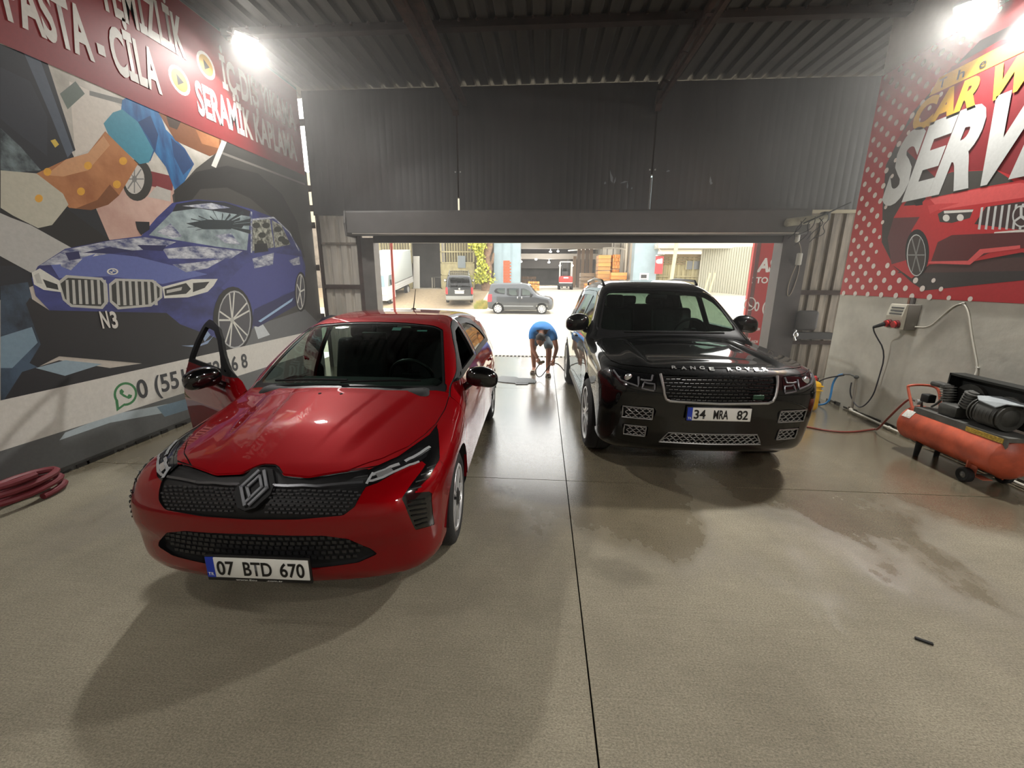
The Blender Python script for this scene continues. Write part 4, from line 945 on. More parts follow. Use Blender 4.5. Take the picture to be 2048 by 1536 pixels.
# grille tiles, accent line, badge
dash = B(); spots = []
for r_ in range(7):
    v = .668+r_*.0195
    for c_ in range(-17, 18):
        x = (c_+(r_ % 2)*.5)*.029
        lim = .455+(v-.66)*.5
        if abs(x) > lim or abs(x) < .075: continue
        spots.append((x, v))
for p, n in S.surfs(spots, k): dash.box(p-n*.004, (.019, .006, .008), rot=(R(-25), 0, math.atan2(n.x, -n.y)))
tag(dash.obj('grille_tiles', mat('grille_tile', (64,64,66), .3, .5), gr_o, smooth=0), kind='stuff')
for sx in (-1, 1):
    Q = S.ride([(sx*.085,.808),(sx*.3,.806),(sx*.515,.838)], .002, k); ribbon(B(), Q, .012, Vector((0,-.8,.6))).obj('accent_strip', mat('accent_grey', (96,97,100), .25, .7), gr_o)
low = B(); spots = []
for r_ in range(5):
    z = .385+r_*.032
    for c_ in range(-16, 17):
        x = (c_+(r_ % 2)*.5)*.034
        if abs(x) > .54-abs(z-.44)*1.1: continue
        spots.append((x, z))
for p, n in S.surfs(spots): low.box(p-n*.018, (.022, .008, .016))
tag(low.obj('intake_mesh', mat('intake_tile', (34,34,36), .35), car, smooth=0), kind='stuff')
bd = bpy.data.objects.new('badge', None); bd.empty_display_size = .1; COL.objects.link(bd); bd.parent = car
p, n = S.surf(0, .79, k); Mb = Matrix.Translation(p+n*.006) @ Matrix(((1,0,0,0),(0,n.z,-(-n.y) ,0),(0,-n.y*-1*0+(-n.y),n.z,0),(0,0,0,1)))
ey = Vector((0, 0, 1)) - n*n.z; ey.normalize(); ex = ey.cross(n); ex.x = abs(ex.x)
Mb = Matrix(((1, ey.x, n.x, p.x+n.x*.004), (0, ey.y, n.y, p.y+n.y*.004), (0, ey.z, n.z, p.z+n.z*.004), (0,0,0,1)))
B().prism([(0,.112),(.05,.102),(.092,.03),(.092,-.03),(.045,-.1),(0,-.115),(-.045,-.1),(-.092,-.03),(-.092,.03),(-.05,.105)], -.03, .0, Mb).obj('badge_plate', mat('badge_black', (8,8,9), .5, spec=.2), bd)
def ringpoly(o, i):
    b = B(); n_ = len(o)
    vs = [Mb @ Vector((x, y, h)) for h in (0, .012) for x, y in o+i]
    fs = []
    for h in (0, 1):
        for a in range(n_):
            c = (a+1) % n_; f_ = (h*2*n_+a, h*2*n_+c, h*2*n_+n_+c, h*2*n_+n_+a); fs.append(f_ if h else f_[::-1])
    for ring in (0, n_):
        for a in range(n_):
            c = (a+1) % n_; fs.append((ring+a, ring+c, 2*n_+ring+c, 2*n_+ring+a))
    return b.add(vs, fs)
bsil = mat('badge_silver', (96,98,102), .45, .3)
b = B()     # two interlocking open lozenges
def stroke(b, pts_, w):
    for (x0, y0), (x1, y1) in zip(pts_, pts_[1:]):
        L_ = math.hypot(x1-x0, y1-y0); dx, dy = (x1-x0)/L_, (y1-y0)/L_; e_ = w*.45; nx, ny = -dy*w/2, dx*w/2
        b.prism([(x0-dx*e_+nx, y0-dy*e_+ny), (x0-dx*e_-nx, y0-dy*e_-ny), (x1+dx*e_-nx, y1+dy*e_-ny), (x1+dx*e_+nx, y1+dy*e_+ny)], .002, .012, Mb)
stroke(b, [(-.008,-.088),(-.064,0),(-.012,.086)], .013); stroke(b, [(.018,.086),(.066,.0),(.014,-.085)], .013); b.obj('badge_lozenge', bsil, bd, smooth=0)
b = B(); stroke(b, [(.002,-.05),(-.034,.0),(.004,.06),(.038,.002),(.006,-.045)][0:3], .012); stroke(b, [(.008,.058),(.040,.004),(-.012,-.08)], .012); b.obj('badge_lozenge', bsil, bd, smooth=0)
Q = S.ride([(-.56,.335),(-.4,.315),(0,.305),(.4,.315),(.56,.335)], .004, 0, 5)
number_plate(car, (0.02, -.012, .365), 0, (('07', -.205, -.115), ('BTD', -.07, .075), ('670', .115, .24)), foot='www.Ecu      .com.tr')
# inner faces so that the cabin reads dark
S.mesh(['body','roof','front_bumper','sill'], 'cabin_lining', lining, car, off=-.03)
# doors: closed on the far side, open on the mural side
def build_door(labs, seal, win, cond, hinge, ang, handle_y, sx, extra_win=None, glass_up=True):
    d = bpy.data.objects.new('door', None); d.empty_display_size = .15; COL.objects.link(d); d.parent = car
    d.location = hinge; d.rotation_euler = (0, 0, ang)
    M = Vector(hinge)
    def sub(o):
        if o is None: return None
        o.parent = d; o.location = -M; return o
    sub(S.mesh(labs, 'door_skin', red, car, cond=cond, thick=.035 if ang else .02, inner=lining))
    sub(S.mesh([seal], 'window_frame', black_satin, car, cond=cond, off=.002, thick=.03))
    if glass_up: sub(S.mesh([win], 'window_glass', tint if not ang else clear, car, cond=cond, off=-.006))
    if extra_win: sub(S.mesh([extra_win], 'quarter_glass', clear, car, cond=cond, off=-.006))
    if ang:
        x = sx*.83
        bx = B(); bx.rbox((x-sx*.03, hinge[1]+.55, .62), (.07, .9, .5), .03); sub(bx.obj('door_card', lining, car))
    if handle_y:
        p = newton(S.f, np.array([[sx*.9, handle_y, .86]]), 5)[0]
        bh = B(); bh.rbox((p[0]+sx*.012, p[1], p[2]), (.022, .17, .028), .01, 2); sub(bh.obj('door_handle', red, car))
    return d, sub
for sx, cond, ang in ((-1, left, R(55)), (1, right, 0)):
    d, sub = build_door(['door_front'], 'seal_front', 'window_front', cond, (sx*.86, 1.17, 0), ang, 2.16, sx, 'quarter_front', glass_up=False)
    m_ = wing_mirror(car, sx*.835, 1.40, 1.03, sx, black_gloss, d=(.125,.075,.078), stalk=.14); m_.parent = d; m_.location = -Vector((sx*.86, 1.17, 0))
    if ang:
        # second level keeps the mirror's own pieces
        pass
for sx, cond, ang in ((-1, left, R(34)), (1, right, 0)):
    build_door(['door_rear'], 'seal_rear', 'window_rear', cond, (sx*.88, 2.36, 0), ang, 3.12, sx)
for sx in (-1, 1):
    make_wheel(car, sx*.775, WB0, ZW, WR, .205, .215, 'five', sx, R(2)); make_wheel(car, sx*.775, WB1, ZW, WR, .205, .215, 'five', sx)
    for y in (WB0, WB1):
        b = B(); n_ = 20
        prof = [(y+.37*math.cos(math.pi*i/n_), ZW+.37*math.sin(math.pi*i/n_)) for i in range(n_+1)]
        vs = [(sx*xx, a, c) for xx in (.55, .88) for a, c in prof]; b.add(vs, [(i, i+1, n_+2+i, n_+1+i) for i in range(n_)])
        b.obj('wheel_liner', black_matt, car)
B().bb(-.7, .7, .3, 3.85, .2, .26).obj('underbody', black_matt, car, smooth=0)
B().rbox((0, 1.32, .86), (1.3, .5, .26), .08, 3).obj('dashboard', lining, car)
steering_wheel(car, .36, 1.63, .95, .18, mat('steering_leather', (24,24,25), .5))
seat(car, -.36, 2.0, .52, seatm); seat(car, .36, 2.0, .52, seatm); seat(car, 0, 2.85, .52, seatm, True, 1.2)
ih = newton(S.f, np.array([[.0, 1.80, 1.34]]), 4)[0]
B().rbox((0, 1.80, 1.28), (.22, .03, .065), .015).obj('interior_mirror', black_satin, car)
stick = mat('pale_toll_sticker', (126,196,190), .4)
for x, y, w, h_ in ((.20, 1.80, .075, .05), (.42, 1.79, .085, .022)):
    p = newton(S.f, np.array([[x, y, 1.33]]), 5)[0]; g_ = grad(S.f, p[None])[0]; n_ = Vector(g_).normalized(); pp = Vector(p)-n_*.012
    t_ = Vector((1,0,0)); u_ = n_.cross(t_).normalized()
    B().add([pp-t_*w/2-u_*h_/2, pp+t_*w/2-u_*h_/2, pp+t_*w/2+u_*h_/2, pp-t_*w/2+u_*h_/2], [(0,1,2,3)]).obj('sticker', stick, car, smooth=0)
# wipers, washer jets, aerial
for x0, x1, yb in ((-.55, .02, 1.17), (-.02, .55, 1.17)):
    Pw = [Vector(newton(S.f, np.array([[x0+(x1-x0)*t, 1.13+.1*abs(x0+(x1-x0)*t)+.03*t, 1.05]]), 6)[0])+Vector((0,-.01,.012)) for t in (0, .25, .5, .75, 1)]
    B().tube(Pw, .008, 6).obj('wiper', black_satin, car)
for x in (-.09, .06):
    p = newton(S.f, np.array([[x, .96, 1.0]]), 5)[0]; B().ell(p, (.012,.012,.008), 10, 6).obj('washer_jet', black_matt, car)
p = newton(S.f, np.array([[0, 3.05, 1.5]]), 6)[0]
b = B(); b.ell((p[0], p[1], p[2]), (.03, .045, .015), 14, 8); b.obj('aerial_foot', black_satin, car)
B().tube([(p[0], p[1], p[2]+.008), (p[0]+.01, p[1]+.09, p[2]+.22)], [.006, .0035], 8).obj('aerial', black_satin, car)

# ------------------------------------------------------------------ the black off-roader
blackp = car_paint('deep_black_paint', (5,6,6), rough=.4, metal=0, flake=0, spec=.1)
suv = thing('off_road_car', 'glossy black off-road car facing the camera beside the compressor wall', 'car', (1.49, 3.45, 0), R(1.0))
S2 = Shell(suv_sdf(), (-1.1,-.15,.15), (1.1,5.0,1.85), .027)
A0, A1, TR_, ZA = .90, 3.78, .375, .375
S2.region('arch', gC(A0, ZA, .435)); S2.region('arch', gC(A1, ZA, .435))
S2.region('bonnet', gT([(-.5,.115),(.3,.12),(.5,.15),(.66,.20),(.78,.28),(.845,.42),(.865,.7),(.86,1.15),(.83,1.36),(.6,1.33),(.3,1.305),(-.5,1.30)], 0, .9), gap=.006)
S2.region('windscreen', gT([(-.5,1.40),(.4,1.425),(.7,1.47),(.80,1.52),(.795,1.6),(.675,2.1),(.6,2.16),(.3,2.19),(-.5,2.2)], 0, 1.1), gap=.03, gapname='screen_seal')
S2.region('cowl', gT([(-.5,1.28),(.6,1.31),(.83,1.36),(.84,1.46),(.8,1.58),(-.5,1.6)], 0, 1.0))
S2.region('rear_window', gR([(-.5,1.55),(.5,1.545),(.6,1.52),(.70,1.24),(.66,1.2),(-.5,1.18)], 4.2, 0), gap=.02, gapname='screen_seal')
S2.region('roof', gT([(-.5,2.2),(.3,2.19),(.6,2.16),(.66,2.14),(.66,4.3),(-.5,4.35)], 0, 1.3))
S2.region('grille', gF(mirror_poly([(0,.985),(.47,.985),(.475,.965),(.445,.815),(.425,.785),(.39,.775),(0,.768)]), 0, .4, 0))
S2.region('lamp', gF([(.515,.985),(.60,.99),(.72,.995),(.83,1.01),(.88,1.01),(.86,.93),(.80,.885),(.70,.852),(.54,.838),(.515,.87)], 0, .6, 0), gap=.005)
S2.region('intake_up', gF([(.505,.70),(.56,.715),(.78,.705),(.79,.69),(.765,.60),(.70,.585),(.525,.585),(.50,.67)], 0, .5, 0))
S2.region('intake_low', gF([(.545,.525),(.75,.535),(.76,.52),(.735,.42),(.56,.415),(.545,.43)], 0, .5, 0))
S2.region('intake_mid', gF(mirror_poly([(0,.488),(.36,.482),(.39,.465),(.45,.37),(0,.375)]), 0, .4, 0))
E1 = [(1.32,.36),(1.30,.6),(1.30,.9),(1.36,1.12),(1.58,1.22),(1.9,1.43),(2.15,1.555),(2.45,1.61),(2.62,1.615),(2.66,1.2),(2.66,.8),(2.62,.36)]
E2 = [(2.68,.36),(2.72,.8),(2.72,1.2),(2.68,1.615),(3.2,1.612),(3.62,1.59),(3.70,1.2),(3.68,1.0),(3.5,.82),(3.36,.6),(3.28,.36)]
S2.region('door_front', gS(E1, 0, .45), gap=.007); S2.region('door_rear', gS(E2, 0, .45), gap=.007)
S2.region('window_front', gS([(1.68,1.20),(1.95,1.375),(2.2,1.495),(2.45,1.545),(2.60,1.55),(2.62,1.19)], 0, .45), over=('door_front',))
S2.region('window_rear', gS([(2.74,1.19),(2.73,1.55),(3.2,1.548),(3.56,1.53),(3.62,1.2)], 0, .45), over=('door_rear',))
S2.region('window_quarter', gS([(3.76,1.2),(3.74,1.52),(4.1,1.5),(4.32,1.46),(4.40,1.24)], 0, .45))
S2.region('front_bumper', lambda V: np.maximum(V[:,1]-.47, V[:,2]-.84), gap=.003)
S2.done()
S2.mesh(['body'], 'body_shell', blackp, suv); S2.mesh(['front_bumper'], 'front_bumper', blackp, suv)
S2.mesh(['bonnet'], 'bonnet', blackp, suv, off=.003, thick=.015); S2.mesh(['roof'], 'roof', blackp, suv)
S2.mesh(['gap'], 'panel_gap', black_matt, suv, off=-.006)['kind'] = 'stuff'; S2.mesh(['screen_seal','cowl'], 'screen_seal', black_satin, suv, off=-.006, cond=lambda c: c[:,1] < 2.5); S2.mesh(['screen_seal'], 'screen_seal', black_satin, suv, off=-.006, cond=lambda c: c[:,1] > 2.5)
S2.mesh(['windscreen'], 'windscreen', clear, suv, off=-.004); S2.mesh(['rear_window'], 'rear_window', clear, suv, off=-.004)
for lab, cond in (('door_front', left), ('door_front', right), ('door_rear', left), ('door_rear', right)):
    sx = -1 if cond is left else 1
    d = S2.mesh([lab], 'door', blackp, suv, cond=cond, thick=.03, inner=lining)
    S2.mesh(['window_'+lab[5:]], 'window_glass', glass('suv_side_glass', (176,190,180)), d, cond=cond, off=-.006)
    hy = 2.48 if lab == 'door_front' else 3.5
    p = newton(S2.f, np.array([[sx*1.0, hy, 1.02]]), 5)[0]; B().rbox((p[0]+sx*.012, p[1], p[2]), (.024, .2, .03), .01).obj('door_handle', blackp, d)
S2.mesh(['window_quarter'], 'quarter_glass', tint, suv, off=-.004)
g2 = S2.mesh(['grille'], 'grille', black_matt, suv, off=-.02)
gb = B(); spots = []
for r_ in range(7):
    z = .79+r_*.028
    for c_ in range(-11, 12):
        x = (c_+(r_ % 2)*.5)*.042
        if abs(x) > .425+(z-.8)*.2: continue
        spots.append((x, z))
for p, n in S2.surfs(spots):
        for a_ in (-1, 1): gb.box(p-n*.008+Vector((0,0,a_*.005)), (.034, .012, .004), rot=(R(a_*18), 0, 0))
tag(gb.obj('grille_mesh', black_gloss, g2, smooth=0), kind='stuff')
trim = mat('satin_silver_trim', (178,178,176), .3, .7)
Q = S2.ride([(-.478,.982),(-.45,.83),(-.432,.79),(-.40,.773),(0,.764),(.40,.773),(.432,.79),(.45,.83),(.478,.982)], .006, 0, 4)
B().tube(Q, .011, 8).obj('grille_frame', trim, g2)
B().rbox((.30, -.012, .83), (.09, .01, .04), .008).obj('badge', mat('badge_green', (40,70,54), .3, .4), g2)
def mesh_intake(lab, nm, xs, zs, cond=None, sx=1, inset=0):
    o = S2.mesh([lab], nm, black_matt, suv, off=-.025, cond=cond)
    b = B(); segs = []; wire = mat('intake_wire', (150,150,148), .35, .6)
    nz = 4; dz = (zs[1]-zs[0])/nz; dx = dz*2.2; n_ = int((xs[1]-xs[0])/dx)+1
    for r_ in range(nz+1):
        for c_ in range(n_+1):
            x = xs[0]+(c_+(r_ % 2)*.5)*dx; z = zs[0]+r_*dz
            f_ = (z-zs[0])/(zs[1]-zs[0]); ins = inset*f_
            if x < xs[0]+ins or x > xs[1]-ins: continue
            for (x1, z1) in ((x+dx*.5, z+dz), (x-dx*.5, z+dz)):
                if z1 > zs[1]+.001 or x1 < xs[0]+inset*(z1-zs[0])/(zs[1]-zs[0]) or x1 > xs[1]-inset*(z1-zs[0])/(zs[1]-zs[0]): continue
                segs += [(sx*x+(sx*(x1-x))*t, z+(z1-z)*(0 if t < .35 else (1 if t > .65 else .5))) for t in (0, .35, .65, 1)]
    q = [p_+n2*.001 for p_, n2 in S2.surfs(segs)]
    for i in range(0, len(q), 4): b.tube(q[i:i+4], .0042, 5)
    b.obj('intake_mesh', wire, o, smooth=0)
    fr = [(xs[0], zs[0]), (xs[0]+inset, zs[1]), (xs[1]-inset, zs[1]), (xs[1], zs[0]), (xs[0], zs[0])]
    B().tube(S2.ride([(sx*a_, c) for a_, c in fr], .003, 0, 4), .006, 6).obj('intake_frame', wire, o)
mesh_intake('intake_mid', 'lower_intake', (-.435, .435), (.378, .478), inset=.06)
for sx, cond in ((-1, left), (1, right)):
    mesh_intake('intake_up', 'side_intake', (.525, .765), (.598, .698), cond, sx); mesh_intake('intake_low', 'side_intake', (.562, .738), (.428, .522), cond, sx)
    h_ = S2.mesh(['lamp'], 'headlight', mat('smoked_headlamp', (22,23,25), .1, .3, coat=1), suv, cond=cond)
    for path in ([(.53,.86),(.53,.905),(.61,.915),(.63,.868),(.53,.852)], [(.655,.955),(.66,.88),(.79,.915),(.845,.985)], [(.54,.975),(.555,.93),(.64,.935)]):
        B().tube(S2.ride([(sx*a_, c) for a_, c in path], .002, 0, 3), .008, 6).obj('light_guide', mat('lamp_grey_guide', (120,120,124), .25, .4), h_)
    p, n = S2.surf(sx*.735, .945, 0); B().ell(p-n*.002, (.035,.012,.035), 16, 10).obj('lamp_lens', lampsil, h_)
    wing_mirror(suv, sx*.90, 1.86, 1.25, sx, blackp, d=(.145,.10,.105), stalk=.12)
    make_wheel(suv, sx*.865, A0, ZA, TR_, .275, .275, 'fan', sx, R(0)); make_wheel(suv, sx*.865, A1, ZA, TR_, .275, .275, 'fan', sx)
    for y in (A0, A1):
        n_ = 20; prof = [(y+.44*math.cos(math.pi*i/n_), ZA+.44*math.sin(math.pi*i/n_)) for i in range(n_+1)]
        b = B(); b.add([(sx*xx, a_, c) for xx in (.6, .975) for a_, c in prof], [(i, i+1, n_+2+i, n_+1+i) for i in range(n_)]); b.obj('wheel_liner', black_matt, suv)
    zr_ = lambda y: float(newton(S2.f, np.array([[sx*.60, y, 1.75]]), 5)[0][2])
    B().tube([(sx*.62, 2.5, zr_(2.5)-.005), (sx*.63, 2.6, zr_(2.6)+.035), (sx*.63, 3.4, zr_(3.4)+.045), (sx*.63, 4.1, zr_(4.1)+.035), (sx*.62, 4.2, zr_(4.2)-.005)], .018, 8).obj('roof_rail', mat('rail_black', (24,24,24), .3), suv)
    B().rbox((sx*.93, 2.3, .33), (.1, 1.9, .1), .03).obj('sill', mat('sill_grey', (60,60,60), .4, .3), suv)
ax, ay = FRAMES['front']
lt = bpy.data.objects.new('bonnet_lettering', None); COL.objects.link(lt); lt.parent = suv; lt.empty_display_size = .1
for i_, ch in enumerate('RANGE ROVER'):
    if ch == ' ': continue
    x = -.375+i_*.0755; p, n = S2.surf(x+.02, 1.035, .12); e2 = (Vector((0,0,1))-n*n.z).normalized(); e1 = e2.cross(n)*1
    if e1.x < 0: e1 = -e1
    text(ch, p-e1*.022+n*.003, e1, e2, .042, .036, .02, lt, trim, depth=.004)
number_plate(suv, (0.0, -.012, .675), 0, (('34', -.205, -.11), ('MRA', -.045, .075), ('82', .145, .235)))
S2.mesh(['body','roof','front_bumper'], 'cabin_lining', lining, suv, off=-.035)
B().bb(-.8, .8, .4, 4.5, .3, .36).obj('underbody', black_matt, suv, smooth=0)
B().rbox((0, 1.62, 1.0), (1.5, .5, .3), .08, 3).obj('dashboard', lining, suv)
steering_wheel(suv, .40, 1.98, 1.12, .19, mat('steering_leather', (24,24,25), .5))
dseat = mat('black_leather', (22,22,22), .5)
seat(suv, -.4, 2.35, .72, dseat, w=.55); seat(suv, .4, 2.35, .72, dseat, w=.55); seat(suv, 0, 3.3, .72, dseat, True, 1.35)
B().rbox((0, 2.1, 1.55), (.24, .03, .07), .015).obj('interior_mirror', black_satin, suv)
B().rbox((0, 1.335, 1.195), (1.1, .05, .02), .008).obj('wiper', black_satin, suv)
# ------------------------------------------------------------------ compressor and the things along the right wall
orange = mat('worn_orange_enamel', (196,88,58), .45, var=.25, vscale=5, col2=(150,66,44)); dkiron = mat('oily_cast_iron', (66,66,62), .6, .2, var=.35, vscale=9)
steelg = mat('grey_cast_metal', (104,104,100), .5, .4, var=.25, vscale=8); rub = mat('black_rubber', (22,22,22), .75)
cp = thing('air_compressor', 'orange tank air compressor on small wheels by the right wall', 'compressor', (4.02, 4.0, 0))
y0, y1, rt, zc = .55, -.42, .185, .30
M = Matrix.Translation((0, 0, zc)) @ Matrix.Rotation(R(-90), 4, 'X')
B().lathe([(0, y1-.085), (.06, y1-.08), (.12, y1-.058), (.16, y1-.03), (rt, y1), (rt+.003, y1+.01), (rt, y1+.02), (rt, y0-.02), (rt+.003, y0-.01), (rt, y0), (.16, y0+.03), (.12, y0+.05), (.06, y0+.06), (0, y0+.065)], 40, M).obj('tank', orange, cp)
B().bb(-.11, .11, -.45, .46, zc+rt-.025, zc+rt+.012).obj('deck', steelg, cp, smooth=0)
B().bb(-.125, -.11, -.45, .46, zc+rt-.10, zc+rt+.012).obj('deck_side', steelg, cp, smooth=0)
b = B(); b.bb(-.130, -.1252, -.42, -.10, zc+rt-.045, zc+rt-.004); b.obj('warning_label', mat('faded_yellow_label', (206,174,70), .5, var=.3, vscale=60, col2=(150,124,54)), cp, smooth=0)
b = B(); b.rbox((-.151, .475, zc+.111), (.005, .10, .085), .001, rot=(0, R(36), 0)); b.obj('rating_label', mat('paper_label', (200,198,190), .5, var=.25, vscale=60), cp)
def strap(name, pth, r, m): return B().tube(pth, r, 8, smooth=2).obj(name, m, cp)
strap('handle', [(-.10, .50, zc+.15), (-.10, .62, zc+.36), (-.10, .62, zc+.385), (.0, .60, zc+.40), (.10, .56, zc+.40), (.12, .50, zc+.36), (.10, .42, zc+.16)], .013, orange)
# motor, pump with finned cylinders, belt guard
B().rbox((.0, -.18, zc+rt+.14), (.22, .30, .22), .09, 3).obj('motor', dkiron, cp)
b = B()
for i in range(9): b.cyl((0, -.31+i*.032, zc+rt+.14), (0, -.298+i*.032, zc+rt+.14), .114, n=20)
b.obj('motor_fins', dkiron, cp)
B().rbox((-.01, .16, zc+rt+.07), (.17, .2, .12), .03).obj('crankcase', dkiron, cp)
pb = B()
for yy, tilt in ((.08, -16), (.26, 16)):
    c0 = Vector((0, yy, zc+rt+.12)); d = Vector((0, math.sin(R(tilt))*.8, 1)).normalized()
    pb.cyl(c0, c0+d*.17, .04, n=14)
    for i in range(6): pb.cyl(c0+d*(.025*i+.02), c0+d*(.025*i+.03), .062, n=16)
pb.obj('pump_cylinders', steelg, cp)
B().rbox((0, .37, zc+rt+.27), (.10, .16, .05), .02).obj('air_filter', dkiron, cp)
B().tube([(.03, .30, zc+rt+.28), (.05, .36, zc+rt+.2), (.05, .40, zc+rt+.08), (.02, .44, zc+rt+.02)], .011, 8, smooth=2).obj('delivery_pipe', steelg, cp)
g_ = B(); g_.bb(.125, .16, -.52, .34, zc+rt+.03, zc+rt+.40); g_.bb(.02, .16, -.52, .34, zc+rt+.385, zc+rt+.405); g_.bb(.02, .16, .325, .34, zc+rt+.03, zc+rt+.40)
g_.obj('belt_guard', mat('guard_black', (38,40,38), .5, .3), cp, smooth=0)
B().cyl((.09, -.18, zc+rt+.17), (.12, -.18, zc+rt+.17), .13, n=28).obj('pulley', steelg, cp); B().cyl((.085, .16, zc+rt+.18), (.12, .16, zc+rt+.18), .15, n=28).obj('flywheel', dkiron, cp)
B().add([(-.06,-.30,zc+rt+.27),(.06,-.42,zc+rt+.275),(.07,-.12,zc+rt+.29),(-.03,-.02,zc+rt+.27),(-.09,-.10,zc+rt+.25),(-.10,-.26,zc+rt+.23),(-.06,-.30,zc+rt+.262),(.06,-.42,zc+rt+.267),(.07,-.12,zc+rt+.282),(-.03,-.02,zc+rt+.262),(-.09,-.10,zc+rt+.242),(-.10,-.26,zc+rt+.222)], [(0,1,2,3,4,5),(11,10,9,8,7,6)]+[(i,(i+1)%6,6+(i+1)%6,6+i) for i in range(6)]).obj('rag', mat('grey_rag', (150,156,158), .9, var=.2), cp, smooth=0)
B().rbox((-.03, .44, zc+rt+.11), (.085, .09, .085), .012).obj('pressure_switch', rub, cp)
b = B(); b.cyl((-.045, .50, zc+rt+.05), (-.075, .51, zc+rt+.05), .028, n=18); b.obj('gauge', mat('gauge_face', (150,150,146), .3), cp)
B().tube([(-.02, .50, zc+rt+.0), (-.03, .50, zc+rt+.05), (-.05, .56, zc+rt+.05), (-.05, .60, zc+rt+.055)], .012, 8).obj('outlet_fitting', steelg, cp)
def cleat(name, yy, xx, m): b = B(); b.box((xx, yy, .13), (.07, .012, .17)); b.box((xx, yy-.03, .13), (.012, .06, .17)); return b.obj(name, m, cp, smooth=0)
cleat('leg', -.22, -.12, mat('salmon_enamel', (190,104,80), .5)); cleat('leg', -.22, .12, orange)
B().bb(-.13, -.05, -.36, -.26, .07, .078).obj('axle_plate', mat('salmon_enamel', (190,104,80), .5), cp, smooth=0)
B().cyl((-.16, -.24, .068), (.16, -.24, .068), .012, n=10).obj('axle', steelg, cp)
for sx in (-1, 1):
    w = bpy.data.objects.new('wheel', None); COL.objects.link(w); w.parent = cp; w.empty_display_size = .1
    Mw = Matrix.Translation((sx*.165, -.24, .068)) @ Matrix.Rotation(R(90), 4, 'Y')
    B().lathe([(.03, -.025), (.055, -.03), (.066, -.022), (.068, 0), (.066, .022), (.055, .03), (.03, .025)], 24, Mw, closed=True).obj('tyre', rub, w)
    B().lathe([(0, -.028), (.012, -.03), (.02, -.022), (.032, -.02), (.032, .02), (.02, .022), (.012, .03), (0, .028)], 18, Mw).obj('hub', mat('hub_grey', (120,120,118), .4, .5), w)
for sx in (-1, 1): B().cyl((sx*.1, .34, .0), (sx*.1, .33, .15), .022, .03, n=10).obj('rubber_foot', rub, cp)
def cable(name, label, pth, r, m, cat='cable', smooth=2): return tag(B().tube(pth, r, 8, smooth=smooth).obj(name, m), label, cat)
def RW(px, py, d=.012): return at(px, py, X=XR-d)
redh = mat('rust_red_hose', (126,58,48), .5)
rh = [at(1560,846,Z=.012), at(1607,852,Z=.012), at(1650,861,Z=.012), at(1700,865,Z=.012), at(1750,858,Z=.012), Vector((4.0,4.98,.05)), Vector((3.97,4.85,.22)), Vector((3.97,4.72,.42)), Vector((3.97,4.64,.525)), Vector((3.97,4.60,.54))]
cable('air_hose', 'rust red air hose running over the floor to the compressor', rh, .011, redh, 'hose')
# switch box with red sockets
eb = thing('socket_box', 'grey wall switch box with two red industrial sockets', 'electrical box', (XR, 5.28, 1.22))
cream = mat('cream_plastic', (188,184,168), .45); dgp = mat('grey_box_side', (112,108,100), .5); sred = mat('socket_red', (178,40,40), .35)
B().rbox((-.07, 0, .14), (.14, .24, .29), .012).obj('box_body', dgp, eb)
b = B(); b.prism([(-.001, 0), (-.03, 0), (-.045, .15), (-.02, .28), (-.001, .285)], -.115, .115, Matrix(((1,0,0,-.14),(0,0,1,0),(0,1,0,0),(0,0,0,1)))); b.obj('front_cover', cream, eb, smooth=0)
for i in range(3): B().box((-.183+i*.006, -.01, .175+i*.035), (.01, .17, .014)).obj('breaker_slot', mat('slot_grey', (86,88,90), .5), eb, smooth=0)
B().box((-.176, -.03, .205), (.006, .09, .012)).obj('breaker_row', mat('slot_blue', (96,110,128), .5), eb, smooth=0)
for yy, k_ in ((.05, 0), (-.06, 1)):
    s_ = bpy.data.objects.new('socket', None); COL.objects.link(s_); s_.parent = eb; s_.empty_display_size = .05
    B().cyl((-.16, yy, .062), (-.205, yy, .055), .046, n=20).obj('socket_collar', mat('socket_dark', (90,20,24), .4), s_)
    B().cyl((-.205, yy, .055), (-.225, yy, .052), .038, n=20).obj('socket_cap', sred, s_)
B().cyl((-.22, .06, .05), (-.30, .12, .0), .026, .016, n=12).obj('plug', rub, eb)
B().bb(-.03, 0, -.02, .02, .28, .36).obj('conduit', mat('conduit_grey', (90,86,84), .5), eb, smooth=0); B().bb(-.03, 0, .03, .055, .28, .36).obj('conduit', mat('conduit_brown', (120,80,60), .5), eb, smooth=0)
cable('power_cable', 'thin dark cable hanging from the socket box plug down to the pipe', [Vector((4.02,5.40,1.22)), Vector((4.12,5.50,1.14)), RW(1772,705,.05), RW(1756,762,.04), RW(1745,795,.05), RW(1722,818,.06), RW(1707,806,.05), RW(1699,785,.04), RW(1703,765,.03)], .008, mat('cable_navy', (40,42,52), .5))
cable('white_cable', 'white twin cable arching along the wall from the socket box to the compressor', [Vector((XR-.03,5.15,1.255)), RW(1858,655), RW(1880,636), RW(1905,613), RW(1927,605), RW(1937,625), RW(1941,660), RW(1948,700), RW(1955,735), RW(1950,752,.03), RW(1935,770,.10), Vector((4.10,4.42,.62))], .0075, mat('cable_white', (186,182,170), .5))
for px, py in ((1927,606), (1955,735)):
    tag(B().rbox(RW(px, py, .01), (.02, .03, .012), .003).obj('cable_clip', mat('clip_white', (206,204,196), .4)), 'small white cable clip at the %s of the white cable' % ('top bend' if py < 650 else 'lower end'), 'clip')
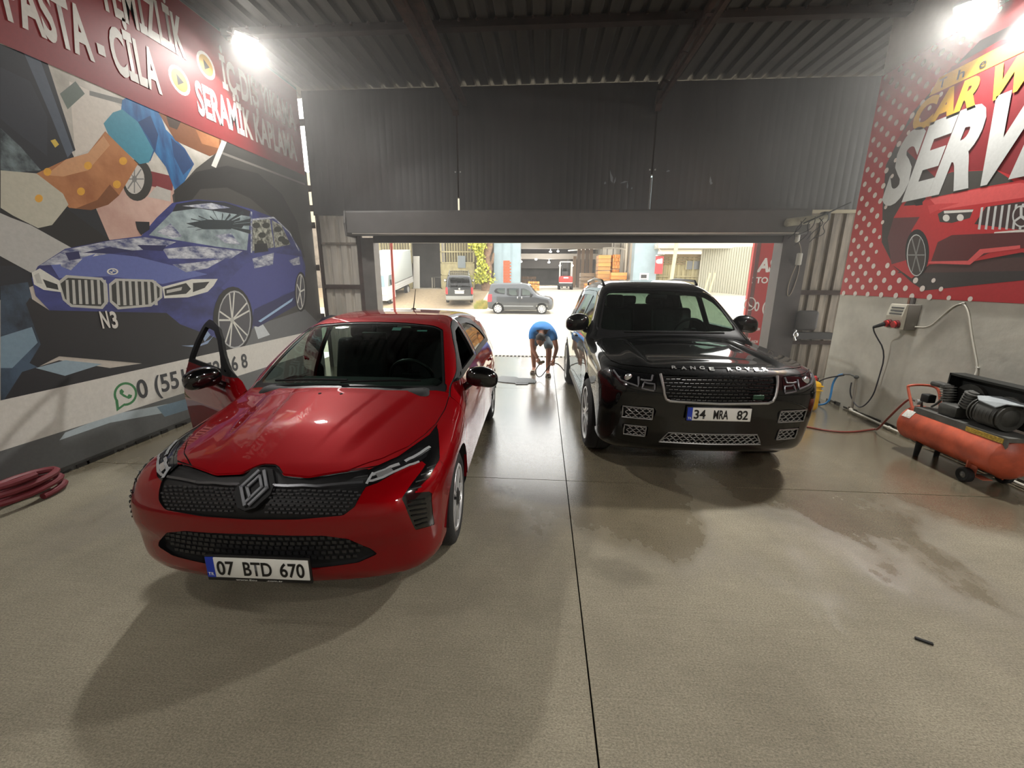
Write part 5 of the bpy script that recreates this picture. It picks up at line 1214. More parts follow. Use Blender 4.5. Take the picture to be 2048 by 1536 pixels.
# water pipe, taps, hoses
pw = mat('white_pipe', (198,194,182), .4)
wp_ = thing('water_pipe', 'white water pipe down the wall and along its foot', 'pipe', (0,0,0))
B().tube([(4.27, 5.84, .50), (4.27, 5.80, .06)], .016, 10).obj('riser', mat('pipe_grey', (140,134,124), .45), wp_)
B().tube([(4.25, 5.79, .045), (4.24, 5.2, .035), (4.245, 4.6, .03), (4.25, 3.6, .03), (4.25, 1.5, .03)], .014, 10).obj('floor_run', pw, wp_)
B().ell((4.26, 5.80, .05), (.026,.03,.026), 14, 10).obj('elbow', pw, wp_); B().ell((4.27, 5.84, .5), (.03,.03,.025), 14, 10).obj('tap_head', dkiron, wp_)
for y in (5.1, 4.65): B().cyl((4.244, y, .035), (4.244, y+.03, .035), .02, n=12).obj('coupling', pw, wp_)
B().tube([(4.27,5.84,.5), (4.24,5.92,.52), (4.22,6.02,.50)], .012, 8).obj('tap_arm', steelg, wp_)
cable('blue_hose', 'blue water hose looping from the tap to the floor', [Vector((4.22,6.02,.50)), Vector((4.2,6.1,.46)), Vector((4.17,6.12,.34)), Vector((4.15,6.08,.2)), Vector((4.12,6.05,.08)), Vector((4.06,6.1,.015)), Vector((3.98,6.2,.015)), Vector((3.92,6.35,.015))], .014, mat('hose_blue', (40,120,180), .4), 'hose')
cable('black_hose', 'thin black hose curling beside the blue hose under the tap', [Vector((4.22,6.0,.49)), Vector((4.12,6.2,.40)), Vector((4.08,6.32,.3)), Vector((4.08,6.3,.14)), Vector((4.1,6.2,.02))], .009, rub, 'hose')
tag(B().tube([(4.1,6.36,.0), (4.12,6.40,.36)], .028, 12).obj('rubber_tube', rub), 'black tube leaning upright beside the yellow case', 'tube')
yc = thing('tool_case', 'yellow plastic case with a red coil on top by the wall end', 'case', (3.69, 5.95, 0))
ylw = mat('case_yellow', (224,172,34), .4)
b = B(); b.rbox((0, 0, .21), (.34, .26, .42), .06, 4); b.obj('case_body', ylw, yc)
for z in (.30, .36): B().rbox((0, 0, z), (.35, .27, .012), .004).obj('case_rib', ylw, yc)
B().tube([(.06,-.04,.43), (.10,-.02,.47), (.14,.02,.455), (.16,.04,.42)], .022, 10, smooth=2).obj('red_coil', mat('coil_red', (190,44,50), .4), yc)

# ------------------------------------------------------------------ right end of the doorway
od = thing('shutter_motor', 'pale tube-shaped shutter motor with tangled wires at the right end of the housing', 'motor', (0,0,0))
b = B(); b.cyl((4.02, 7.70, 2.70), (4.62, 7.70, 2.775), .065, n=20); b.obj('motor_tube', mat('motor_beige', (150,144,124), .5, var=.3, vscale=6), od)
B().ell((4.02, 7.70, 2.70), (.03,.064,.064), 16, 10).obj('motor_cap', mat('motor_beige', (150,144,124), .5), od)
B().rbox((4.62, 7.72, 2.80), (.12, .12, .14), .02).obj('gearbox', dkiron, od)
wires = B(); random.seed(3)
for i in range(7):
    a = Vector((4.2+.07*i, 7.62, 2.72+random.uniform(-.03,.08))); wires.tube([a, a+Vector((random.uniform(-.1,.1),-.03,-.09)), a+Vector((random.uniform(-.15,.02),-.01,-.2)), a+Vector((random.uniform(-.25,-.1),.0,-.28-.05*(i % 3)))], .006, 6, smooth=2)
wires.tube([(4.25,7.62,2.68),(4.6,7.62,2.84),(4.95,7.66,3.0)], .012, 6); tag(wires.obj('loose_wires', rub, od), kind='stuff')
wb_ = mat('white_box_plastic', (196,192,184), .4)
tag(B().rbox((4.36, 7.93, 2.50), (.07, .05, .19), .02).obj('sensor_box', wb_), 'upper small white sensor box on the right door post', 'sensor')
tag(B().rbox((4.44, 7.93, 2.13), (.09, .05, .2), .015).obj('sensor_box', mat('sensor_grey_white', (170,166,156), .4)), 'lower small white switch box on the right door post', 'sensor')
cable('hanging_wire', 'thin pale wire hanging in a loop on the right door post', [Vector((4.40,7.95,2.42)), Vector((4.50,8.01,2.3)), Vector((4.52,8.01,2.0)), Vector((4.5,8.01,1.75)), Vector((4.44,8.01,1.5)), Vector((4.38,8.01,1.5)), Vector((4.38,8.01,1.75)), Vector((4.43,7.95,2.06))], .006, mat('wire_pale', (150,136,116), .5))
sh_ = thing('wall_tray', 'dark wall tray with a chrome holder on the darker sheet strip', 'shelf', (4.9, 7.98, .80))
B().bb(-.30, .32, -.10, .05, -.06, .06).obj('tray', mat('tray_black', (34,32,32), .5), sh_, smooth=0)
b = B(); b.tube([(-.34,-.1,.10), (-.38,-.14,.0), (-.34,-.14,-.08)], .016, 8, smooth=1); b.ell((-.34,-.12,.02), (.05,.04,.05), 12, 8); b.obj('chrome_holder', mat('chrome', (200,200,200), .12, 1), sh_)
tag(B().rbox((4.76, 7.95, 1.07), (.36, .12, .36), .09, 3).obj('hanging_bag', mat('bag_dark', (52,48,46), .7)), 'dark rounded bag hanging above the wall tray', 'bag')
# pink hose coil at the far left, rubber car mat on the wet floor
pk = mat('faded_maroon_hose', (112,40,48), .55)
pth = []
for i in range(46):
    a = i*.42; r_ = .23-.0010*i; pth.append((-4.10+r_*.42*math.cos(a), 2.78+r_*math.sin(a), .03+.0042*i))
tag(B().tube(pth, .026, 8).obj('hose_coil', pk), 'faded maroon hose coil at the foot of the mural', 'hose')
fm = thing('car_mat', 'grey ribbed rubber car mat lying on the wet floor', 'mat', (0,0,0))
mo = [at(*p, Z=0) for p in ((983,762),(1003,753),(1033,755),(1036,757),(1060,757.5),(1064,759.5),(1073,763),(1071,766),(1058,767),(1055,769.5),(1032,769.5),(1030,767.5),(1008,765.5))]
b = B(); b.prism([(p.x, p.y) for p in mo], .001, .012); mm = mat('mat_rubber', (86,90,92), .5, bump=.3, bscale=60); b.obj('mat_sheet', mm, fm, smooth=0)
b = B()
for i in range(10): b.bb(-.42+i*.034, -.402+i*.034, 7.05, 7.38, .012, .017)
tag(b.obj('mat_ribs', mm, fm, smooth=0), kind='stuff')
tag(B().rbox((1.955, 1.87, .006), (.07, .016, .012), .004, rot=(0,0,R(-30))).obj('debris', rub), 'small black scrap lying on the concrete floor', 'debris')
# ------------------------------------------------------------------ the yard outside
gz = pts((9.7,0),(20,-.12),(24.8,-.17),(25.8,-.05),(33,.98),(34,1.0),(90,1.1))
GZ = lambda y: float(gz(y))
road = mat('sunlit_concrete_yard', (196,187,168), .85, var=.16, vscale=.5, bump=.1, bscale=6, stretch=(.35,1.6,1), detail=9)
ys = [9.805]+[10+i*.5 for i in range(100)]; nx = 2
b = B(); vs = []; 
for y in ys: vs += [(-40, y, GZ(y)), (60, y, GZ(y))]
b.add(vs, [(2*i, 2*i+1, 2*i+3, 2*i+2) for i in range(len(ys)-1)]); struct(b.obj('ground', road))
cob = mat('cobbled_ramp', (160,142,114), .85, var=.35, vscale=7, bump=.8, bscale=7, col2=(140,122,98))
b = B(); yy = [25.9+i*.6 for i in range(13)]; vs = []
for y in yy: vs += [(-20, y, GZ(y)+.01), (-4.0, y, GZ(y)+.01)]
b.add(vs, [(2*i, 2*i+1, 2*i+3, 2*i+2) for i in range(12)]); struct(b.obj('pavement', cob))
# drain channel across the doorway
dr = thing('drain_grate', 'narrow steel drain grate across the doorway floor', 'drain', (0, 9.70, 0))
B().bb(-3.2, 4.2, -.09, .09, -.06, -.05).obj('drain_channel', black_matt, dr, smooth=0)
b = B()
for i in range(82): x = -3.2+i*.09; b.bb(x, x+.036, -.085, .085, -.03, .002)
tag(b.obj('drain_bars', mat('drain_iron', (120,116,108), .6, .4), dr, smooth=0), kind='stuff')
for s in (-1, 1): B().bb(-3.2, 4.2, s*.1-.012, s*.1+.012, -.05, .001).obj('drain_edge', mat('drain_iron', (120,116,108), .6, .4), dr, smooth=0)

# the red banner stand just outside
bn = thing('banner_stand', 'tall red banner board with white lettering standing outside the doorway', 'sign', (4.30, 9.35, 0))
rb = mat('banner_bright_red', (190,42,38), .5); ml = mat('banner_white', (242,238,232), .5)
B().bb(.14, 1.9, -.02, .02, -.06, 3.2).obj('banner_face', rb, bn, smooth=0)
B().bb(.0, .05, -.04, .04, -.06, 3.2).obj('frame_post', mat('banner_post_red', (190,60,52), .5), bn, smooth=0); B().bb(.07, .13, -.03, .06, -.06, 3.2).obj('frame_post', mat('banner_post_dark', (110,52,44), .5), bn, smooth=0)
ax, ay = FRAMES['front']
def bt(s_, px, py, w, h, bold=.02, sl=0): 
    p = at(px, py, Y=9.32); return text(s_, (p.x-4.30, -.022, p.z), ax, ay, w, h, bold, bn, ml, shear=.15 if sl else 0)
bt('ASLAN', 1513, 543, 1.0, .26, .04, 1); bt('OTO YIKAMA', 1498, 566, 1.05, .12, .03); bt('0 (551) 552', 1508, 622, .95, .19, .02); bt('M', 1494, 663, .10, .16, .02); bt('ARACIM', 1503, 661, .17, .06, .02); bt('OEM', 1484, 688, .16, .14, .03); bt('ANIDM', 1502, 686, .14, .06, .02); bt('Mİ', 1526, 675, .16, .2, .03)
p = at(1500, 608, Y=9.32); b = B()
b.tube([(p.x-4.30+.11*math.cos(2*math.pi*i/24), -.024, p.z+.13*math.sin(2*math.pi*i/24)) for i in range(24)], .012, 6, closed=True); b.obj('phone_ring', ml, bn)
B().tube([(p.x-4.30-.05, -.024, p.z+.05), (p.x-4.30-.03, -.024, p.z-.02), (p.x-4.30+.05, -.024, p.z-.06)], .018, 6, smooth=2).obj('phone_symbol', ml, bn)
B().bb(1.02, 1.03, -.024, -.02, .3, .9).obj('divider_line', ml, bn, smooth=0)
tag(B().cyl((-3.13, 8.75, 0), (-3.10, 8.75, 3.2), .025, n=12).obj('guide_pole', [mat('pole_red', (206,80,60), .5)][0]), 'slim red pole at the left edge of the doorway', 'pole')
tag(B().rbox((-3.2, 8.95, .42), (.3, .25, .84), .03).obj('utility_box', mat('box_white', (196,198,200), .5, var=.3, vscale=12)), 'whitish utility box beside the left door post', 'box')

# facades, 33 m off
FY = 33.0
def fx(px, Y=FY): return at(px, 520, Y=Y).x
def fz(py, Y=FY): return at(1024, py, Y=Y).z
gm = mat('gate_cream', (160,150,112), .7, var=.25, vscale=2); gmd = mat('gate_shadow', (120,112,88), .8)
def gate(x0, x1, label, rot=0, lat=True):
    w = x1-x0; t = thing('metal_gate', label, 'gate', (x0, FY, GZ(FY)), rot); H = 4.6
    for x in (0, w-.08): B().bb(x, x+.08, -.05, .05, 0, H).obj('gate_frame', gm, t, smooth=0)
    for z in (.02, 1.05, 1.95, 2.75, 3.6, H-.08): B().bb(0, w, -.05, .05, z, z+.08).obj('gate_rail', gm, t, smooth=0)
    B().bb(.06, w-.06, -.01, .01, 0, 1.95).obj('gate_sheet', gm, t, smooth=0)
    n = max(4, int(w/.2))
    for i in range(n):
        x = .1+(w-.2)*i/(n-1); B().bb(x-.025, x+.025, -.03, .03, 1.95, 3.6).obj('gate_bar', gm, t, smooth=0)
    for i in range(int(w/.34)):
        x = .22+i*.34; b = B(); b.tube([(x+.11*math.cos(2*math.pi*k_/14), 0, 3.95+.2*math.sin(2*math.pi*k_/14)) for k_ in range(14)], .022, 5, closed=True); b.obj('gate_scroll', gm, t)
    B().bb(.0, w, .3, .35, 1.95, H).obj('backing_sheet', gmd, t, smooth=0)
    return t
gate(fx(760), fx(823), 'cream metal gate leaf with upright bars behind the white lorry')
g1 = gate(fx(881), fx(949), 'cream metal gate leaf with a small window behind the dark parked van')
B().bb(1.35, 1.95, -.06, -.03, 1.6, 2.5).obj('gate_window', mat('gate_window_grey', (112,120,122), .4), g1, smooth=0)
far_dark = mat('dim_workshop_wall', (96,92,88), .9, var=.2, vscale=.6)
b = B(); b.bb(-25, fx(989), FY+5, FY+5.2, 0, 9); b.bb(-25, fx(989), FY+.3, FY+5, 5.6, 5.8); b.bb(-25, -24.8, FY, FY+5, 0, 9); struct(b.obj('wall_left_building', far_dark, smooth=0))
struct(B().bb(-25, fx(989), FY+.3, FY+.6, 5.6, 9.5).obj('wall_left_facade', mat('facade_beige', (170,160,140), .85), smooth=0))
struct(B().bb(-25, fx(752), FY+.2, FY+.5, 0, 5.6).obj('wall_left_end', mat('facade_lattice', (126,116,104), .85, var=.3, vscale=3), smooth=0))
struct(B().bb(fx(949), fx(989), FY+.2, FY+.5, 0, 5.6).obj('wall_ivy', mat('facade_lattice', (126,116,104), .85, var=.3, vscale=3), smooth=0))
# workshop furniture seen in the dark opening
tb = thing('work_table', 'small table just inside the dark gateway', 'table', (fx(876, 34.5), 34.5, GZ(34.5)))
B().bb(-.5, .5, -.4, .4, .86, .92).obj('tabletop', far_dark, tb, smooth=0)
for sx in (-.45, .45):
    for sy in (-.35, .35): B().bb(sx-.04, sx+.04, sy-.04, sy+.04, 0, .86).obj('leg', mat('table_leg', (150,142,128), .7), tb, smooth=0)
tag(B().box((fx(832, 33.6), 33.6, GZ(33.6)+1.25), (.5, .06, 2.5), rot=(R(-8), 0, 0)).obj('door_leaf', mat('door_leaf_pale', (190,186,176), .6), smooth=0), 'pale door leaf leaning at the left side of the dark gateway', 'door')

# pillars of the timber hall
pil = mat('pale_blue_render', (150,168,175), .8, var=.12, vscale=1.2)
def pillar(x0, x1, label):
    t = thing('pillar', label, 'pillar', (x0, FY, GZ(FY))); w = x1-x0
    B().bb(0, w, -.4, .6, 0, 9).obj('pillar_shaft', pil, t, smooth=0)
    return t, w
p1, w = pillar(fx(989), fx(1041), 'pale blue pillar with a patch of bare orange brick')
for x in (.66, 1.32): B().bb(x, x+.05, -.44, -.4, 0, 9).obj('edge_strip', pil, p1, smooth=0)
bk = mat('orange_brick', (196,96,54), .8, var=.2, vscale=20); z0, z1 = fz(561)-GZ(FY)-.6, fz(521)-GZ(FY)
r_ = 0; z = z0
while z < z1-.05:
    for c_ in range(3):
        x = .71+c_*.2-(.1 if r_ % 2 else 0); xa, xb = max(.71, x), min(1.31, x+.19)
        if xb-xa > .03: B().bb(xa, xb, -.43, -.38, z, z+.095).obj('brick', bk, p1, smooth=0)
    z += .115; r_ += 1
p2, w = pillar(fx(1266), fx(1312), 'pale blue pillar with a white paper notice')
nb = bpy.data.objects.new('notice', None); COL.objects.link(nb); nb.parent = p2
B().bb(.5, 1.14, -.42, -.4, fz(575)-GZ(FY), fz(545)-GZ(FY)).obj('notice_sheet', mat('paper_white', (236,234,228), .6), nb, smooth=0); B().bb(.58, 1.0, -.43, -.41, fz(555)-GZ(FY), fz(548)-GZ(FY)).obj('notice_block', mat('ink_black', (46,46,48), .6), nb, smooth=0)
for i, (xa, xb) in enumerate(((.56,1.06),(.58,.72),(.8,1.0),(.58,1.04))):
    zz = fz((558,563,563,568)[i])-GZ(FY); B().bb(xa, xb, -.43, -.41, zz-.05, zz+.03).obj('notice_line', mat('ink_black', (46,46,48), .6), nb, smooth=0)
# the timber hall: deep dim shed
hx0, hx1 = fx(1041)-.1, fx(1266)+.1
hall = mat('hall_wall', (132,128,122), .9, var=.2, vscale=.4); hallr = mat('hall_side_panels', (196,188,172), .85, var=.1, vscale=.6)
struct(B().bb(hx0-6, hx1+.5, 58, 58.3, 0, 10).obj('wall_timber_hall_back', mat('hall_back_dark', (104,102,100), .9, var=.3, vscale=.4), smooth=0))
struct(B().bb(hx0-6, hx0-5.7, FY, 58, 0, 10).obj('wall_timber_hall_left', hall, smooth=0))
wr2 = struct(B().bb(hx1+.0, hx1+.3, FY, 58, 0, 10).obj('wall_timber_hall_right', hallr, smooth=0))
for i in range(6): B().bb(hx1-.06, hx1, FY+2+i*4, FY+2.12+i*4, 0, 10).obj('panel_joint', hall, wr2, smooth=0)
B().tube([(hx1-.15, FY+2.5, 1.2), (hx1-.15, FY+2.5, 9)], .09, 10).obj('downpipe', mat('pipe_pale', (214,206,188), .6), wr2); B().tube([(hx1-.15, FY+3.4, 1.2), (hx1-.15, FY+3.4, 9)], .06, 10).obj('downpipe', mat('pipe_pale', (214,206,188), .6), wr2)
B().tube([(hx1-.2, FY+2.5, 4.1), (hx1-.5, FY+6, 4.55), (hx1-4, FY+16, 4.9)], .07, 8, smooth=2).obj('duct', mat('pipe_pale', (214,206,188), .6), wr2)
rf = struct(B().bb(hx0-6, hx1+.5, FY+.6, 58.3, 6.6, 6.8).obj('ceiling_timber_hall', hall, smooth=0))
for i, (y, z) in enumerate(((FY+3, 4.75), (FY+8, 4.55), (FY+14, 3.9), (FY+20, 4.2))): B().bb(hx0-6, hx1-.5, y, y+.3, z, z+.55).obj('beam', mat('hall_beam', (158,150,138), .85), rf, smooth=0)
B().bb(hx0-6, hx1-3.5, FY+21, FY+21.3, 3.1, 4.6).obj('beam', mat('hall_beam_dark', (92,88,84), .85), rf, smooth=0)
ltm = mat('far_lamp_glow', (255,252,240), .3, emit=12)
for i, (px, py, Y) in enumerate(((1072,518.5,44),(1098,524.5,48),(1101,503.5,44),(1116,502.5,50),(1041.5,523,40))):
    p = at(px, py, Y=Y); t = thing('hall_lamp', ['bright round lamp on a stand deep in the timber hall', 'lower lamp hanging in the dark back of the timber hall', 'upper lamp under the beam of the timber hall', 'small faint lamp beside the upper hall lamp', 'little lamp close to the brick-patched pillar'][i], 'lamp', p)
    B().ell((0,0,0), (.14, .08, .08), 12, 8).obj('lamp_glass', ltm, t)
    pl = bpy.data.lights.new('hall_lamp_light', 'POINT'); pl.energy = 420; pl.shadow_soft_size = .2; po = bpy.data.objects.new('hall_lamp_light', pl); COL.objects.link(po); po.parent = t; po.location = (0, -.3, -.25); B().cyl((0,0,.08), (0,0,.5 if i else .1), .03, n=8).obj('lamp_rod', hall, t)
# timber stacks
tim = [mat('timber_%s' % n, c, .75, var=.2, vscale=3, stretch=(1,1,8)) for n, c in (('gold', (222,160,88)), ('tan', (200,150,90)), ('orange', (226,140,66)), ('grey', (160,140,116)))]
def stack(px0, px1, py0, py1, Y, D, m, label, rows, cols, turn=0):
    a = at(px0, py1, Y=Y); c = at(px1, py0, Y=Y); zb = GZ(Y); w = c.x-a.x; h = c.z-zb
    t = thing('timber_stack', label, 'timber', (a.x+w/2, Y, zb), turn, group='timber stacks in the hall')
    dz = h/rows; dx = w/cols
    for r_ in range(rows):
        for c_ in range(cols):
            j = random.uniform(-.08, .08)
            B().bb(-w/2+c_*dx+.012, -w/2+(c_+1)*dx-.012, j, D+j, r_*dz+.012, (r_+1)*dz-(.05 if r_ == rows//2 else .008)).obj('plank', m[(r_*3+c_*5) % len(m)], t, smooth=0)
random.seed(11)
stack(1195, 1223, 510, 556, 35.2, 1.6, [tim[0], tim[1]], 'tall golden timber stack, left half of the high pile', 9, 1)
stack(1224, 1241, 509, 556, 35.0, 1.6, [tim[0], tim[2]], 'tall golden timber stack showing plank ends, right half of the high pile', 10, 5)
stack(1221, 1255, 545, 573, 33.9, .8, [tim[0], tim[2]], 'low bright timber stack beside the noticed pillar', 5, 1)
stack(1192, 1219, 562, 574, 33.7, .8, [tim[0], tim[1]], 'flat spread of planks in front of the high timber pile', 2, 4)
stack(1161, 1190, 546, 562, 37, 1.5, [tim[3]], 'dull grey timber stack left of the high pile', 4, 1)
stack(1169, 1190, 567, 577, 33.5, .8, [tim[2]], 'small orange timber bundle on the hall floor', 3, 4)
stack(1056, 1079, 563, 581, 32.2, .8, [tim[2], tim[0]], 'small orange timber bundle behind the roof of the silver-grey van', 4, 5)
stack(1043, 1072, 553, 565, 36, 1.2, [mat('bark_brown', (110,88,70), .9)], 'dark pile of split logs beside the brick-patched pillar', 4, 8)
for i, (px, w_, h_) in enumerate(((1148, .32, 2.9), (1156, .32, 4.2), (1164, .3, 4.0), (1172, .32, 4.6), (1180, .32, 3.9))):
    p = at(px, 560, Y=42); tag(B().box((p.x, 42, GZ(42)+h_/2), (w_, .2, h_), rot=(R(-4), 0, 0)).obj('leaning_board', mat('board_dull_%d' % (i % 2), ((150,128,108), (128,112,100))[i % 2], .85), smooth=0), ['first', 'second', 'third', 'fourth', 'fifth'][i]+' dull board from the left leaning at the back of the timber hall', 'board', 'boards leaning in the timber hall')
# forklift from behind
fk = thing('forklift', 'red forklift truck parked in the timber hall', 'forklift', (at(1131,575,Y=33.5).x, 33.5, GZ(33.5)))
fr = mat('forklift_red', (214,56,50), .4); fd = mat('forklift_dark', (58,58,58), .6)
B().rbox((0, .3, .78), (1.05, .8, .5), .12, 3).obj('counterweight', fr, fk); B().rbox((0, .8, .45), (1.0, 1.6, .4), .05).obj('chassis', fd, fk); B().bb(-.5, .5, -.13, -.1, .50, .56).obj('bumper_stripe', mat('stripe_white', (230,230,226), .5), fk, smooth=0)
B().bb(-.18, .18, -.14, -.1, .86, .96).obj('lettering_plate', mat('stripe_white', (230,230,226), .5), fk, smooth=0)
gpale = mat('guard_pale', (206,202,192), .5)
for x in (-.45, .45): B().tube([(x, .1, 1.0), (x, .15, 2.1), (x, 1.3, 2.1), (x, 1.5, .9)], .035, 8).obj('guard_post', gpale, fk)
for y in (.2, .6, 1.0): B().bb(-.45, .45, y-.03, y+.03, 2.08, 2.13).obj('guard_bar', gpale, fk, smooth=0)
for x in (-.48, .48):
    B().ell((x, .08, 1.82), (.07,.04,.07), 12, 8).obj('work_lamp', ltm, fk)
    for y in (.25, 1.35): B().cyl((x*1.0-.09, y, .25), (x*1.0+.09, y, .25), .25, n=20).obj('wheel', black_matt, fk)
B().rbox((0, .75, 1.15), (.45, .3, .5), .06).obj('seat', fd, fk)
for x in (-.2, .2): B().bb(x-.05, x+.05, 1.65, 1.75, .1, 2.3).obj('mast_rail', fd, fk, smooth=0)

# right of the hall: shed front, canopy, corrugated leaf, hanging sign
shed = mat('shed_cream_sheet', (152,142,104), .75, var=.25, vscale=1.5, stretch=(3,3,.4)); shedd = mat('shed_boards', (124,106,72), .8, var=.2, vscale=2)
sx0, sx1 = fx(1312), fx(1408)
ws_ = struct(corr(sx0, sx1, 0, 3.5, .34, .05, FY+.2, int((sx1-sx0)/.34)+1).obj('wall_shed', shed, smooth=15))
for z in (3.42, 3.25, 3.08, 2.9): B().bb(sx0, sx1, FY+.12, FY+.2, z, z+.1).obj('board', shedd, ws_, smooth=0)
B().bb(sx0, sx1, FY+.1, FY+.25, 3.5, 3.65).obj('board', shedd, ws_, smooth=0)
B().bb(fx(1375), fx(1402), FY+.08, FY+.16, fz(537), fz(521)).obj('shed_window', mat('window_dim', (86,88,88), .3), ws_, smooth=0)
for px in (1374, 1388, 1402): B().bb(fx(px)-.04, fx(px)+.04, FY+.04, FY+.12, fz(538), fz(520)).obj('window_bar', shed, ws_, smooth=0)
B().bb(sx0, sx1, FY+.1, FY+.18, 2.0, 2.1).obj('rail', shed, ws_, smooth=0)
struct(B().bb(sx0-.3, fx(1560), FY-1.5, FY+.2, fz(499), fz(493)).obj('trim_5', mat('canopy_edge', (186,182,168), .7), smooth=0)); struct(B().bb(sx0-.3, fx(1560), FY-1.5, FY+.0, fz(493), fz(489)).obj('trim_6', mat('canopy_shade', (196,186,180), .7), smooth=0))
struct(B().bb(sx0-.3, fx(1600), FY+.2, FY+10, fz(486), fz(470)).obj('roof_shed', mat('canopy_roof', (232,230,224), .7), smooth=0))
tag(B().cyl((fx(1345, 31), 31, GZ(31)), (fx(1352, 31), 31, 5.4), .13, n=14).obj('canopy_post', mat('post_cream', (186,176,146), .7)), 'cream round post in front of the shed wall', 'post')
lf = thing('shed_door', 'open corrugated metal door leaf beside the shed', 'door', (fx(1400), FY-.2, 0), R(-40))
corr(0, 3.4, GZ(30)-.4, 4.0, .16, .05, 0, 21).obj('door_sheet', mat('pale_corrugated', (168,166,148), .5, .2), lf, smooth=15)
for x in (0, 3.34): B().bb(x, x+.06, -.06, .0, GZ(30)-.4, 4.0).obj('door_edge', mat('canopy_edge', (186,182,168), .7), lf, smooth=0)
struct(B().bb(fx(1480), 34, FY+3, FY+3.3, 0, 5).obj('wall_far_right', mat('far_wall_tan', (176,156,128), .85, var=.3, vscale=.8), smooth=0))
hs = thing('hanging_sign', 'small red hanging sign on a bracket beside the right pillar', 'sign', (fx(1319, 32), 32, 0))
zt_, zb_ = fz(512, 32), fz(546, 32)
B().bb(-.27, .27, -.03, .03, zb_, zt_).obj('sign_board', mat('sign_red', (214,52,56), .5), hs, smooth=0); B().ell((-.05, -.035, zt_-.35), (.2,.01,.16), 14, 8).obj('sign_emblem', ml, hs)
B().bb(.05, .2, -.04, -.03, zt_-.5, zt_-.15).obj('sign_emblem', ml, hs, smooth=0); B().tube([(-.35,0,zt_+.75),(.3,0,zt_+.12),(-.3,0,zt_+.06)], .03, 6).obj('sign_bracket', ml, hs)
for i, px in enumerate((1411, 1421)):
    p = at(px, 585, Y=30.5); tag(B().box((p.x, 30.5, GZ(30.5)+.7), (.1, .06, 1.7), rot=(R(-8), R(14), 0)).obj('leaning_plank', mat('plank_pale', (214,190,140), .8), smooth=0), ('left' if i == 0 else 'right')+' pale plank leaning on the corrugated door leaf', 'plank')

# ivy-clad trunk and roadside grass
tr = thing('ivy_tree', 'gnarled trunk overgrown with yellow-green ivy between gate and pillar', 'tree', (fx(968), FY-.8, GZ(FY-.8)))
random.seed(5)
bark = mat('bark_grey', (134,108,88), .9, var=.4, vscale=6, bump=.6, bscale=9)
B().tube([(.3,0,-.1), (.25,0,.8), (.4,0,1.6), (.25,.05,2.4), (.5,.1,3.2), (.45,.1,4.4), (.6,.1,6)], [.42,.36,.34,.3,.28,.24,.2], 12).obj('trunk', bark, tr)
B().tube([(.35,0,1.7), (.75,-.1,2.1), (.85,-.1,2.7)], [.16,.12,.06], 8).obj('branch', bark, tr)
for k_, (cnt, c_, nm) in enumerate(((1100, (206,206,84), 'leaves_light'), (800, (148,156,62), 'leaves_dark'))):
    b = B()
    for i in range(cnt):
        z = random.uniform(.5, 4.8); s = random.uniform(.07, .14); wd = .55+.28*math.sin(z*2.1)
        c0 = Vector((random.gauss(-.12+.2*math.sin(z*1.3), wd*.42), -.35+random.gauss(0, .22), z))
        e = Euler((random.uniform(-1.2,1.2), random.uniform(-1,1), random.uniform(0,6.3))).to_matrix()
        b.add([c0+e @ Vector(q)*s for q in ((-.5,0,-.6),(.5,0,-.6),(.75,.1,0),(0,.15,.9),(-.75,.1,0))], [(0,1,2,3,4)])
    tag(b.obj(nm, mat('ivy_'+nm, c_, .6), tr, smooth=0), kind='stuff')
b = B()
for i in range(900):
    x = at(random.uniform(951, 974), 610, Y=26.2).x; y = random.uniform(25.9, 27.2); h_ = random.uniform(.1, .45); a = random.uniform(-.25, .25)
    b.add([(x-.02, y, GZ(y)), (x+.02, y, GZ(y)), (x+a, y+random.uniform(-.1,.1), GZ(y)+h_)], [(0,1,2)])
tag(b.obj('roadside_grass', mat('dry_grass', (196,176,96), .8, var=.3, vscale=2, col2=(130,140,70)), smooth=0), 'dry yellow grass at the roadside between the two parked vans', 'grass', kind='stuff')

# ------------------------------------------------------------------ vehicles outside
def van_sdf(L, H, hood, cowl, roof0, w, belt, zb0=.22):
    zt = pts((-.3,.5),(0,hood-.14),(.1,hood-.05),(.3,hood),(cowl,hood+.12),(cowl+.25,hood+.3),(roof0,H-.06),(roof0+.4,H),(L-.6,H-.01),(L-.15,H-.05),(L,H-.16))
    yf = pts((.1,.25),(.3,.06),(.5,0),(.75,.04),(.95,.16),(1.2,.5)); yr = pts((.1,L-.15),(.35,L-.02),(.6,L),(1.0,L-.03),(1.4,L-.12),(H,L-.22))
    wp = pts((-.1,w-.16),(.3,w-.04),(.9,w),(L-.6,w),(L,w-.06)); ws = pts((.1,-.1),(.3,-.02),(.6,0),(belt-.1,-.01),(belt,-.03),(H-.1,-.17),(H+.1,-.3))
    zb = pts((0,zb0+.05),(.5,zb0),(L-.5,zb0),(L,zb0+.1)); cr = pts((0,.06),(2,.05),(4,.05))
    return make_sdf(zt, yf, yr, wp, ws, zb, cr, lambda x: .18*x*x+.25*x**6, lambda x: .05*x*x+.1*x**8, k_top=.12, k_front=.09, k_rear=.09)
